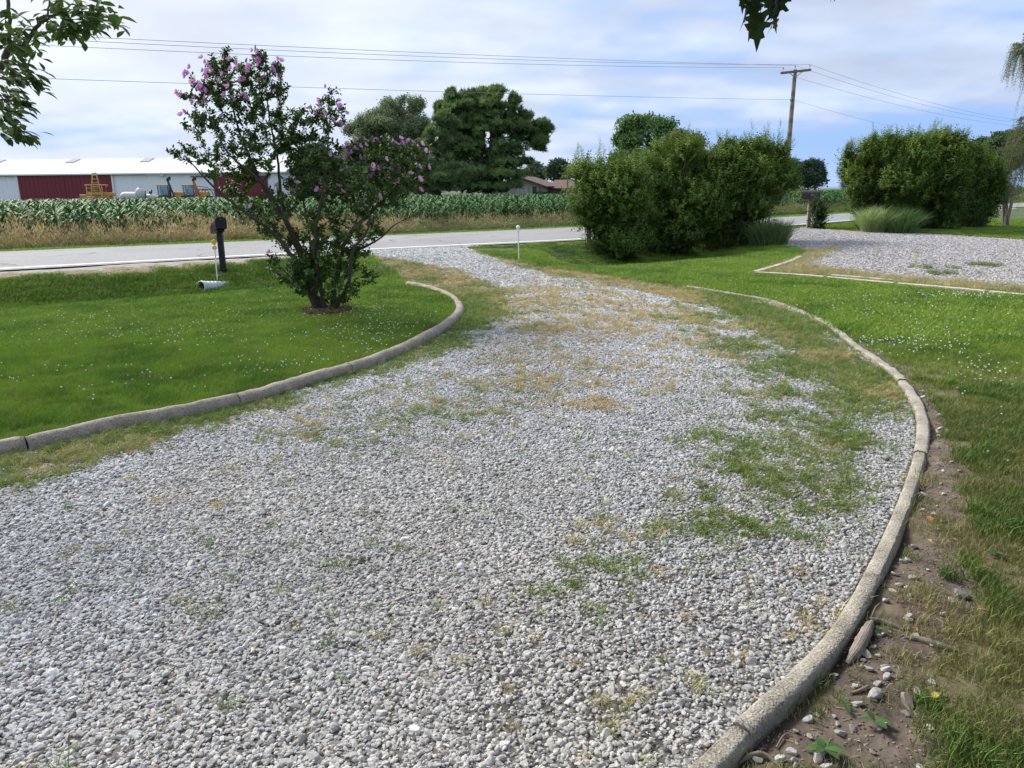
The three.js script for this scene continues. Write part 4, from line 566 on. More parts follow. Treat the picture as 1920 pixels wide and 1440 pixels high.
  const lobed = (s) => { const h = [[0, 0], [0.05, 0.03], [0.3, -0.06], [0.46, 0.1], [0.3, 0.2], [0.24, 0.34], [0.62, 0.42], [0.5, 0.56], [0.32, 0.56], [0.24, 0.66], [0.34, 0.86], [0.16, 0.9], [0, 1.3]], sh = new THREE.Shape([...h, ...h.slice(1, -1).reverse().map(([x, y]) => [-x, y])].map(([x, y]) => new THREE.Vector2(x * s * 0.62, y * s * 0.78))); const g = new THREE.ShapeGeometry(sh); const p = g.attributes.position; for (let i = 0; i < p.count; i++) p.setZ(i, Math.abs(p.getX(i)) * 0.28 - (p.getY(i) ** 2) * 1.6); g.computeVertexNormals(); const st = tube([V(0, -s * 0.5, 0), V(0, 0, 0)], [0.0012, 0.0012], 4); return merged([g, st]); };
  const lg = [lobed(0.105), lobed(0.09), lobed(0.12)], lm = [[0.03, 0.055, 0.014], [0.045, 0.075, 0.018], [0.024, 0.042, 0.014]].map((c) => leafy(c, 0.22, 0.5));
  for (const [x, y, rz, ry, s, i] of [[1398, 5, 0.25, 1.1, 1, 0], [1412, 12, 0.05, 0.4, 1.0, 2], [1420, -10, -0.2, -0.3, 1.1, 1], [1426, 22, -0.05, -0.5, 1.15, 2], [1452, 20, -0.1, 1.25, 0.85, 0], [1455, 28, 0.12, -1.15, 0.75, 1], [1474, -12, -0.55, 0.5, 1.0, 2], [1445, -25, 0.1, 0.2, 1.0, 0], [1436, -18, 0.3, -0.5, 1.0, 1], [1490, -45, -0.6, 0.8, 0.9, 0], [1388, -30, 0.4, 0.4, 0.9, 2], [1405, -5, 0.15, -0.9, 0.9, 1], [1562, -38, 0.2, 0.7, 0.7, 0], [1588, -48, -0.2, 0.3, 0.8, 2], [1602, -42, -0.7, 0.4, 0.85, 1], [1470, -40, -0.2, -0.4, 1, 1], [1458, -8, -0.3, 0.9, 0.8, 2]]) { const m = mesh('leaf', lg[i], lm[(i + (x % 3)) % 3], g2); m.position.copy(L2(x, y, 2.4 + U(-0.12, 0.12))); m.quaternion.copy(turn(U(-0.25, 0.25), ry, Math.PI + rz)); m.scale.setScalar(s * 0.82); }
  const cr = []; for (let i = 0; i < 5200; i++) { const a = U(0, 6.28), r = 3.9 * Math.sqrt(rand()), p = V(Math.cos(a) * r, 2.6 + U(0, 4.6) * Math.sqrt(Math.max(0.1, 1 - (r / 4.2) ** 2)) , Math.sin(a) * r), q = p.clone().add(b2), [sx, sy, d] = project(q); if (d > 0.1 && sy > -170) continue; if (q.y < 2.3) continue; cr.push([p, turn(U(-0.5, 0.5), U(0, 6.28), U(-0.5, 0.5)), U(0.8, 1.3), jitter([0.045, 0.08, 0.022], 0.2)]); }
  copies('foliage', leafClump(62, 8, 0.2, 0.13), leafy([1, 1, 1], 0.25, 0.5), cr, g2);
}
// ------------------------------------------------------------------ fields across the road
{
  rand = rng(707);
  const corn = (seed, n, H) => { const r = rng(seed), out = [tube([V(0, 0, 0), V(0, H * 0.8, 0)], [0.014, 0.009], 4)]; for (let i = 0; i < n; i++) { const len = H * (0.55 + 0.25 * r()), pos = [], idx = [], w = 0.036, k = 5, base = H * (0.18 + 0.62 * i / n), up = 0.75 + 0.35 * r(); for (let j = 0; j <= k; j++) { const t = j / k, y = base + len * (up * t - (0.75 + 0.35 * r()) * t * t), ww = w * Math.sin(Math.PI * Math.min(0.97, 0.16 + t * 0.84)) + 0.002; pos.push(-ww, y + 0.012, t * len * 0.85, 0, y, t * len * 0.85, ww, y + 0.012, t * len * 0.85); if (j) { const a = (j - 1) * 3, b = j * 3; idx.push(a, b, a + 1, a + 1, b, b + 1, a + 1, b + 1, a + 2, a + 2, b + 1, b + 2); } } const l = tris(pos, idx); l.rotateY(i * 3.14 + (r() - 0.5) * 1.5); out.push(l); } return merged(out.map((g) => { g = g.index ? g.toNonIndexed() : g; g.deleteAttribute('uv'); return g; })); };
  const plants = [corn(1, 10, 1.15), corn(2, 11, 1.2), corn(3, 10, 1.1)], L = [[], [], []];
  const cm = new THREE.MeshPhysicalMaterial({ color: 0xffffff, roughness: 0.6, specularIntensity: 0.35, transmission: 0.2, thickness: 0, side: THREE.DoubleSide });
  // rows run along the road: walk outwards from its far edge
  const base = smooth(roadFar, 700), tang = base.map((p, i) => base[Math.min(i + 1, 700)].clone().sub(base[Math.max(0, i - 1)]).normalize());
  const cum = [0]; for (let i = 1; i <= 700; i++) cum.push(cum[i - 1] + base[i].distanceTo(base[i - 1]));
  let count = 0;
  for (let row = 0; row < 70; row++) {
    const off = 3.7 + row * (row < 14 ? 0.76 : 1.5), step = row < 4 ? 0.17 : row < 14 ? 0.24 : 0.55;
    for (let s = 0; s < cum[700]; s += step * U(0.8, 1.2)) { const i = clamp(Math.round(s / cum[700] * 700), 0, 700), f = s - cum[i], p = base[i], t = tang[i]; const x = p.x + t.x * f + t.z * off + U(-0.06, 0.06), z = p.z + t.z * f - t.x * off + U(-0.06, 0.06); const q = V(x, height(x, z) - 0.02, z), pr = project(q); if (pr[2] < 5 || pr[0] < -200 || pr[0] > 2120 || pr[2] > 190) continue; if (x > 34 && off < 20) { } const wide = row < 14 ? 1 : 1.5; const sc = U(0.88, 1.12) * (row < 2 ? U(0.7, 1) : 1); L[Math.floor(rand() * 3)].push([q, turn(U(-0.08, 0.08), U(0, 6.28), U(-0.08, 0.08)), V(wide * sc, sc, wide * sc), jitter(mixc([0.045, 0.135, 0.028], [0.07, 0.175, 0.045], rand()), 0.15)]); count++; }
  }
  const g = stuff('corn_field', 'rows of green young corn filling the field across the road'); plants.forEach((p, i) => copies('corn_plants', p, cm, L[i], g));
  // tall tan grass, then a mown green strip
  const tall = [1, 2, 3].map((s) => { const b = blades(70 + s, 26, 0.18, 0.45, 0.85, 0.0062, 0.5, 3), heads = []; const r = rng(s + 5); for (let i = 0; i < 7; i++) { const h = 0.6 + r() * 0.35, a = r() * 6.28, c = new THREE.CylinderGeometry(0.004, 0.012, 0.16, 4); c.rotateZ((r() - 0.5) * 0.8); c.translate(Math.cos(a) * 0.16 * r(), h, Math.sin(a) * 0.16 * r()); heads.push(c.toNonIndexed()); heads[i].deleteAttribute('uv'); } return merged([b.toNonIndexed(), ...heads]); });
  const lt = [[], [], []], verge = [], vb = blades(79, 34, 0.17, 0.06, 0.16, 0.005, 0.8);
  for (let i = 0; i < 100000; i++) { const k = Math.floor(rand() * 700), off = U(0.1, 4.9), p = base[k], t = tang[k], f = U(-0.5, 0.5) * (cum[Math.min(k + 1, 700)] - cum[k]) * 1.4; const x = p.x + t.x * f + t.z * off, z = p.z + t.z * f - t.x * off, q = V(x, height(x, z), z), pr = project(q); if (pr[2] < 5 || pr[0] < -150 || pr[0] > 2070 || pr[2] > 130) continue; const n = fbm(x * 0.35, z * 0.35, 3, 57), far = x > 12;
    if (off > 2.5 + (n - 0.5) * 1.2) { if (rand() < 0.2) continue; const tan = clamp((off - 1.8) / 1.3 + (n - 0.5) * 1.6 - (far ? 0.75 : 0)); lt[i % 3].push([q, turn(U(-0.15, 0.15), U(0, 6.28), U(-0.15, 0.15)), V(1.2, U(0.45, 0.85) * (0.6 + n * 0.7) * sstep(1.4, 3.6, off), 1.2), jitter(mixc([0.2, 0.27, 0.07], rand() < 0.4 ? [0.7, 0.55, 0.31] : [0.78, 0.66, 0.36], tan), 0.18)]); }
    else verge.push([q, turn(0, U(0, 6.28), 0), V(1.3, U(0.7, 1.1), 1.3), jitter([0.25, 0.38, 0.06], 0.2)]); }
  const tg = stuff('tall_grass', 'tall tan roadside grass gone to seed along the corn'); tall.forEach((p, i) => copies('grass_stalks', p, grassMat, lt[i], tg));
  copies('grass_blades', vb, grassMat, verge, stuff('verge_grass', 'short bright green verge along the far side of the road'));
  // leafy weeds across the road on the right
  const wl = []; for (let i = 0; i < 420; i++) { const p = at(U(1440, 1545), U(372, 392), 50 + U(0, 5)); p.y = height(p.x, p.z) + U(0.1, 1.3) * (0.5 + 0.5 * Math.sin(p.x * 1.7)); wl.push([p, turn(U(-0.5, 0.5), U(0, 6.28), U(-0.5, 0.5)), U(0.6, 1.1), jitter([0.16, 0.2, 0.05], 0.25)]); }
  copies('weed_leaves', clumps.fine[0], farLeaf, wl, stuff('roadside_weeds', 'leafy pale green weeds beyond the road near the right mailbox'));
}

// ------------------------------------------------------------------ barn
{
  const T = 123, A = at(-260, 372, T + 6), B = at(562, 372, T - 1), yb = -0.45; A.y = yb; B.y = yb;
  const dir = B.clone().sub(A), len = dir.length(), ang = Math.atan2(-dir.z, dir.x);
  const barn = thing('barn', 'long white metal barn with dark red sliding doors beyond the corn', 'barn', A, ang);
  // in the barn's own axes x runs along the front, z towards the viewer
  const hAt = (px, py) => { const p = at(px, py, 1), d = p.sub(camera.position); const n = V(dir.z, 0, -dir.x).normalize(); const k = A.clone().sub(camera.position).dot(n) / d.dot(n); const q = camera.position.clone().addScaledVector(d, k).sub(A).applyAxisAngle(V(0, 1, 0), -ang); return q; };
  const eave = hAt(100, 326).y, D = 17, ridge = eave + 2.55;
  const ribs = (w, h, z, step, c) => { const o = []; for (let x = step / 2; x < w; x += step) { const b = new THREE.BoxGeometry(0.05, h, 0.035); b.translate(x, h / 2, z); o.push(b); } return o; };
  const wallM = std([0.84, 0.85, 0.87], 0.6), redM = std([0.17, 0.012, 0.025], 0.5), roofM = std([0.58, 0.59, 0.61], 0.8), trimM = std([0.78, 0.77, 0.74], 0.5), redTrim = std([0.22, 0.02, 0.035], 0.5);
  const body = new THREE.BoxGeometry(len, eave, D); body.translate(len / 2, eave / 2, -D / 2);
  const gab = (x) => { const s = new THREE.Shape([new THREE.Vector2(-D, 0), new THREE.Vector2(0, 0), new THREE.Vector2(-D / 2, ridge - eave)]), g = new THREE.ExtrudeGeometry(s, { depth: 0.1, bevelEnabled: false }); g.rotateY(-Math.PI / 2); g.translate(x, eave, 0); g.scale(1, 1, 1); return g; };
  const g1 = gab(0.1), g2 = gab(len); for (const g of [g1, g2]) { const p = g.attributes.position; for (let i = 0; i < p.count; i++) if (p.getZ(i) > 0.01) p.setZ(i, -p.getZ(i)); g.computeVertexNormals(); }
  mesh('wall', [body, g1, g2, ...ribs(len, eave, 0.017, 0.9)], wallM, barn);
  const sl = Math.hypot(D / 2 + 0.5, ridge - eave + 0.25), th = Math.atan2(ridge - eave + 0.25, D / 2 + 0.5);
  let frontRoof; for (const s of [1, -1]) { const r = new THREE.BoxGeometry(len + 0.8, 0.08, sl), o = [r]; for (let x = 0.45; x < len + 0.8; x += 0.9) { const b = new THREE.BoxGeometry(0.05, 0.02, sl); b.translate(x - (len + 0.8) / 2, 0.048, 0); o.push(b); } const rf = mesh('roof', o, roofM, barn); if (s === 1) frontRoof = rf; rf.rotation.x = s * th; rf.position.set(len / 2, (eave - 0.25 + ridge) / 2 + 0.06, -D / 2 + s * (D / 2 + 0.5) / 2); }
  const bx = (name, x0, y0, x1, y1, d, m, z = 0, par = barn) => { const g = new THREE.BoxGeometry(x1 - x0, y1 - y0, d); g.translate((x0 + x1) / 2, (y0 + y1) / 2, z + d / 2); return mesh(name, g, m, par); };
  const X = (px) => hAt(px, 350).x, Y = (py, px = 100) => hAt(px, py).y;
  bx('gutter', -0.3, eave - 0.22, len + 0.3, eave - 0.02, 0.16, trimM, 0.45);
  const fas = bx('door_track', X(-60), Y(329.5), X(276), Y(327.6), 0.2, redTrim, 0.06);
  const door = (x0, x1, yt, m = redM) => { const w = x1 - x0, g = new THREE.BoxGeometry(w, yt, 0.1); g.translate(x0 + w / 2, yt / 2, 0.12); const o = [g]; for (let x = x0 + 0.4; x < x1; x += 0.75) { const b = new THREE.BoxGeometry(0.05, yt, 0.03); b.translate(x, yt / 2, 0.18); o.push(b); } return mesh('sliding_door', o, m, barn); };
  const xa = X(37), xb = X(212), xm = (xa + xb) / 2, yt = Y(329.6); door(xa, xm - 0.02, yt); door(xm + 0.02, xb, yt);
  bx('door_frame', xa - 0.35, 0, xa - 0.02, yt, 0.2, trimM, 0.08); bx('door_frame', xb + 0.02, 0, xb + 0.3, yt, 0.2, trimM, 0.08);
  door(X(402), X(503), Y(332, 430)); bx('door_track', X(360), Y(331.4, 430), X(505), Y(329.6, 430), 0.2, redTrim, 0.06); bx('door', X(544), 0, X(551), Y(333, 540), 0.12, redM, 0.1);
  bx('trim', len - 0.25, 0, len + 0.03, eave, 0.06, trimM, 0.0);
  const lampG = new THREE.SphereGeometry(0.3, 12, 8); lampG.scale(1.3, 0.6, 1); lampG.translate(X(308), Y(328.6, 308), 0.25); mesh('wall_lamp', lampG, trimM, barn);
  for (const px of [66, 201, 325, -70]) { const v = mesh('skylight', new THREE.BoxGeometry(1.5, 0.1, 2.2), std([0.36, 0.38, 0.4], 0.95), frontRoof); v.position.set(X(px) * 1.075 - (len + 0.8) / 2 + 0.3, 0.1, -sl / 2 + 1.3); }
}

// ------------------------------------------------------------------ machines in front of the barn
{
  const B = (w, h, d, x, y, z, r = 0.03, rz = 0, rx = 0) => { const g = new RoundedBoxGeometry(w, h, d, 1, r); if (rz) g.rotateZ(rz); if (rx) g.rotateX(rx); g.translate(x, y, z); return g; };
  const bar = (a, b, r) => tube([V(...a), V(...b)], [r, r], 6);
  const yel = std([0.52, 0.3, 0.07], 0.55), yel2 = std([0.6, 0.36, 0.1], 0.55), dark = std([0.03, 0.03, 0.032], 0.6), glass = new THREE.MeshPhysicalMaterial({ color: 0xcfe0e6, roughness: 0.05, transmission: 0.85, thickness: 0, side: THREE.DoubleSide }), org = std([0.5, 0.17, 0.08], 0.55), gr = std([0.06, 0.065, 0.07], 0.6), wht = std([0.55, 0.55, 0.52], 0.6);
  const put = (px, t) => { const p = at(px, 372, t); p.y = height(p.x, p.z); return p; };
  // crawler with a cab and a lattice mast
  { const p = put(186, 108), g = thing('crawler_tractor', 'old yellow crawler machine with open cab and lattice mast before the red door', 'machine', p, 0.1);
    mesh('body', [B(3.2, 0.8, 1.5, 0.1, 1.05, 0, 0.08), B(1.3, 0.5, 1.2, 1.5, 1.75, 0, 0.06), B(0.8, 0.5, 1.4, -1.9, 1.5, 0, 0.06)], yel, g);
    for (const s of [-1, 1]) { const sh = new THREE.Shape(); sh.absarc(-1.3, 0.5, 0.5, Math.PI / 2, Math.PI * 1.5); sh.absarc(1.3, 0.5, 0.5, -Math.PI / 2, Math.PI / 2); const e = new THREE.ExtrudeGeometry(sh, { depth: 0.45, bevelEnabled: true, bevelSize: 0.03, bevelThickness: 0.03, bevelSegments: 1 }); e.translate(0, 0, s * 0.95 - 0.22); mesh('track', e, dark, g); }
    const cab = mesh('cab', [B(2.4, 0.12, 1.9, -0.15, 3.02, 0, 0.03), ...[[-1.2, -0.8], [-1.2, 0.8], [0.85, -0.8], [0.85, 0.8], [-0.2, 0.8]].map(([x, z]) => B(0.13, 1.5, 0.13, x, 2.3, z, 0.02)), B(2.1, 0.5, 0.08, -0.15, 1.85, 0.8, 0.02), B(2.1, 0.4, 0.08, -0.15, 1.85, -0.8, 0.02), B(2.1, 0.12, 0.08, -0.15, 2.6, 0.82, 0.02)], yel2, g);
    mesh('seat', [B(0.5, 0.15, 0.6, -0.4, 1.95, 0, 0.05), B(0.15, 0.7, 0.6, -0.7, 2.3, 0, 0.05)], dark, g);
    const m = []; for (const x of [-0.75, 0.75]) m.push(bar([x * 0.95 + 0.15, 1.3, 1.15], [x * 0.32 + 0.15, 4.6, 0.9], 0.075)); for (let i = 0; i < 6; i++) { const y = 1.8 + i * 0.5, k = 0.95 - (y - 1.3) / 3.3 * 0.63; m.push(bar([-0.75 * k + 0.15, y, 1.1], [0.75 * k + 0.15, y, 1.1], 0.05)); } m.push(bar([-0.05, 4.6, 0.9], [0.4, 4.6, 0.9], 0.09)); mesh('mast', m, yel2, g);
    mesh('blade', B(0.18, 0.8, 2.6, 2.3, 0.7, 0, 0.05), yel, g); mesh('exhaust_pipe', bar([1.3, 1.9, 0.3], [1.3, 2.7, 0.3], 0.06), dark, g); }
  // two loader tractors with back arms
  const digger = (px, t, label, arm, lean, cabTop) => { const p = put(px, t), g = thing('backhoe_loader', label, 'backhoe', p, 0.15);
    mesh('body', [B(3.2, 0.7, 1.4, 0.6, 1.15, 0, 0.08), B(1.5, 0.6, 1.1, 1.8, 1.7, 0, 0.1)], yel, g);
    const wh = (x, z, r) => { const w = new THREE.TorusGeometry(r * 0.68, r * 0.32, 10, 22); w.translate(x, r, z); mesh('tyre', w, dark, g); const c = new THREE.CylinderGeometry(r * 0.42, r * 0.42, 0.2, 14); c.rotateX(Math.PI / 2); c.translate(x, r, z); mesh('rim', c, yel2, g); };
    for (const z of [-0.85, 0.85]) { wh(-0.5, z, 0.78); wh(2.1, z, 0.5); }
    mesh('cab', [...[[-0.75, -0.7], [-0.75, 0.7], [0.6, -0.7], [0.6, 0.7]].map(([x, z]) => B(0.1, 1.55, 0.1, x, 2.1, z, 0.02)), B(1.4, 0.3, 1.4, -0.08, 1.45, 0, 0.04)], gr, g);
    mesh('roof', B(1.7, 0.14, 1.65, -0.08, 2.92, 0, 0.05), yel2, g);
    for (const z of [-0.72, 0.72]) mesh('window', B(1.25, 1.2, 0.02, -0.08, 2.2, z, 0.005), glass, g);
    mesh('seat', [B(0.45, 0.14, 0.5, -0.1, 1.75, 0, 0.05), B(0.12, 0.6, 0.5, -0.35, 2.05, 0, 0.05)], dark, g);
    const am = []; am.push(tube([V(lean[0], 1.1, 0.95), V(lean[1], 2.6, 1.0), V(lean[2], lean[3], 1.0)], [0.17, 0.19, 0.12], 6), bar([lean[2], lean[3], 1.0], [lean[4], 1.1, 1.0], 0.12)); mesh('boom', am, arm, g);
    const sh = new THREE.Shape([[0, 0], [0.5, 0.1], [0.55, 0.55], [0.3, 0.5], [0.08, 0.3]].map((q) => new THREE.Vector2(...q))), bk = new THREE.ExtrudeGeometry(sh, { depth: 0.5, bevelEnabled: false }); bk.translate(lean[2] - 0.1, lean[3] - 0.25, 0.75); mesh('bucket', bk, dark, g); return g; };
  digger(311, 108, 'yellow roofed backhoe with its dark arm folded upright, left of two', gr, [0.75, 1.0, 0.72, 3.75, 1.5], 0);
  digger(358, 109, 'yellow roofed backhoe with a rust orange arm, right of two', org, [1.3, 0.95, 0.75, 3.7, 1.7], 0);
  // white tank trailer and a smaller covered load
  { const p = put(252, 110), g = thing('tank_trailer', 'white rounded tank with a domed end standing in the yard', 'tank', p, 0.05); const c = new THREE.CapsuleGeometry(0.7, 1.5, 6, 16); c.rotateZ(Math.PI / 2); c.translate(-0.5, 1.35, 0); const d = new THREE.SphereGeometry(0.75, 14, 10); d.scale(1, 1.25, 1); d.translate(0.95, 1.75, 0); mesh('tank', [c, d], wht, g); const cap = new THREE.CylinderGeometry(0.22, 0.25, 0.2, 10); cap.translate(0.95, 2.72, 0); mesh('lid', cap, wht, g); mesh('frame', [B(3, 0.15, 1.2, 0, 0.6, 0), bar([1.72, 0.5, 0.2], [1.72, 2.2, 0.2], 0.05)], gr, g); for (const x of [-0.9, 0.9]) { const w = new THREE.TorusGeometry(0.28, 0.12, 8, 16); w.translate(x, 0.4, 0.6); mesh('wheel', w, dark, g); } }
  { const p = put(281, 111), g = thing('covered_trailer', 'low white covered load with a dark fitting between tank and backhoe', 'trailer', p); const c = new THREE.CapsuleGeometry(0.55, 1.1, 6, 14); c.rotateZ(Math.PI / 2); c.translate(0, 1.2, 0); mesh('cover', c, wht, g); mesh('frame', B(2, 0.15, 1, 0, 0.6, 0), gr, g); mesh('fitting', [B(0.35, 0.35, 0.35, 0.2, 1.95, 0, 0.06), B(0.15, 0.3, 0.15, 0.4, 2.2, 0, 0.04)], dark, g); for (const x of [-0.5, 0.5]) { const w = new THREE.TorusGeometry(0.28, 0.12, 8, 16); w.translate(x, 0.4, 0.5); mesh('wheel', w, dark, g); } }
  { const p = put(385, 110), g = thing('farm_implement', 'grey farm implement with curved bars right of the backhoes', 'implement', p); const o = []; for (let i = 0; i < 4; i++) { const t = new THREE.TorusGeometry(0.9, 0.06, 6, 16, Math.PI); t.translate(-0.6 + i * 0.5, 1.5, i * 0.15); o.push(t.toNonIndexed()); } mesh('hoops', o, gr, g); mesh('frame', [B(2.6, 0.2, 1, 0.1, 1.3, 0), bar([-2.2, 2.9, 0], [0.5, 2.6, 0], 0.05)], gr, g); for (const x of [-0.9, 1]) { const w = new THREE.TorusGeometry(0.4, 0.14, 8, 16); w.translate(x, 0.54, 0.5); mesh('wheel', w, dark, g); } }
}

// ------------------------------------------------------------------ house
{
  const T = 118, o = at(960, 360, T); o.y = height(o.x, o.z); const k = T / FOC, h = thing('house', 'low tan house with a brown shingle roof right of the dark pine', 'house', o, -0.35);
  const X = (px) => (px - 960) * k * 1.0, Y = (py) => at(1000, py, T).y - o.y;
  const wall = std([0.36, 0.33, 0.28], 0.9), trim = std([0.5, 0.48, 0.44], 0.8), roofM = std([0.12, 0.068, 0.055], 0.9), dk = std([0.07, 0.06, 0.055], 0.6), pane = std([0.42, 0.44, 0.43], 0.25);
  const x0 = X(920), x1 = X(1022), xp = X(975), ye = Y(346.5), yp = Y(330), sh = new THREE.Shape([[x0, 0], [x1, 0], [x1, ye], [xp, yp - 0.2], [x0, ye - 0.6]].map((q) => new THREE.Vector2(...q))), g = new THREE.ExtrudeGeometry(sh, { depth: 7, bevelEnabled: false }); g.translate(0, 0, -7); mesh('wall', g, wall, h);
  const slab = (xa, ya, xb, yb, z0, z1, th = 0.16) => { const s = new THREE.Shape([[xa, ya], [xb, yb], [xb, yb + th], [xa, ya + th]].map((q) => new THREE.Vector2(...q))), e = new THREE.ExtrudeGeometry(s, { depth: z1 - z0, bevelEnabled: false }); e.translate(0, 0, z0); return e; };
  mesh('roof', [slab(xp, yp - 0.18, x1 + 0.75, ye - 0.38, -7.5, 0.9), slab(x0 - 0.6, ye - 0.95, xp, yp - 0.18, -7.5, 0.9)], roofM, h);
  const wingX = X(1080), w2 = new THREE.BoxGeometry(wingX - x1, Y(352) , 8); w2.translate((x1 + wingX) / 2, Y(352) / 2, -7); mesh('wing_wall', w2, wall, h);
  const s2 = new THREE.Shape([[-2.2, Y(355)], [-7, Y(339)], [-11.6, Y(353)], [-11.6, Y(353) + 0.16], [-7, Y(339) + 0.18], [-2.2, Y(355) + 0.16]].map(([z, y]) => new THREE.Vector2(-z, y))), e2 = new THREE.ExtrudeGeometry(s2, { depth: wingX - x1 + 0.8, bevelEnabled: false }); e2.rotateY(Math.PI / 2); e2.translate(x1 - 0.3, 0, 0); mesh('wing_roof', e2, roofM, h);
  const bx = (name, xa, ya, xb, yb, d, m, z = 0, par = h) => { const q = new THREE.BoxGeometry(Math.abs(xb - xa), Math.abs(yb - ya), d); q.translate((xa + xb) / 2, (ya + yb) / 2, z + d / 2); return mesh(name, q, m, par); };
  bx('beam', x0, Y(349.6), x1, Y(348), 0.08, trim, 0.01);
  for (const px of [972, 981, 998.5, 1010.5]) bx('porch_post', X(px), 0, X(px) + 0.17, Y(349.8), 0.14, trim, 0.02);
  for (const [a, b] of [[973, 980.5], [982, 991], [993, 997.5]]) { const w = bx('window', X(a) + 0.2, Y(363), X(b), Y(351), 0.05, pane, 0.015); bx('frame', X(a) + 0.2, Y(357.3), X(b), Y(356.8), 0.04, trim, 0.07, w); }
  bx('door', X(1001), 0, X(1008), Y(350.2), 0.06, dk, 0.02); bx('window', X(1013), Y(364), X(1021), Y(352), 0.05, std([0.27, 0.25, 0.22], 0.4), 0.015);
  for (const [a, b] of [[1037, 1042], [1046, 1054]]) bx('window', X(a), Y(366), X(b), Y(357), 0.06, dk, -2.98);
  for (const [x, r] of [[1018, 1.1], [1027, 1.5], [1036, 1.1]]) { const l = []; for (let i = 0; i < 70; i++) l.push([V(U(-1, 1) * r, U(0, 1.3), U(-1, 1) * 0.6), turn(U(-1, 1), U(0, 6), 0), U(0.7, 1.1), jitter([0.07, 0.05, 0.035], 0.3)]); const p = o.clone().add(V(X(x), 0, 1.6)); const s = thing('garden_shrub', x === 1018 ? 'dark reddish shrub under the house window' : x === 1027 ? 'larger dark reddish shrub at the house corner' : 'dark reddish shrub before the house wing', 'shrub', p); copies('foliage', clumps.broad[0], farLeaf, l, s); mesh('stems', [tube([V(0, -0.1, 0), V(0.1, 0.7, 0)], [0.06, 0.03], 5), tube([V(0.1, -0.1, 0), V(-0.4, 0.8, 0)], [0.05, 0.02], 5)], bark, s); }
}

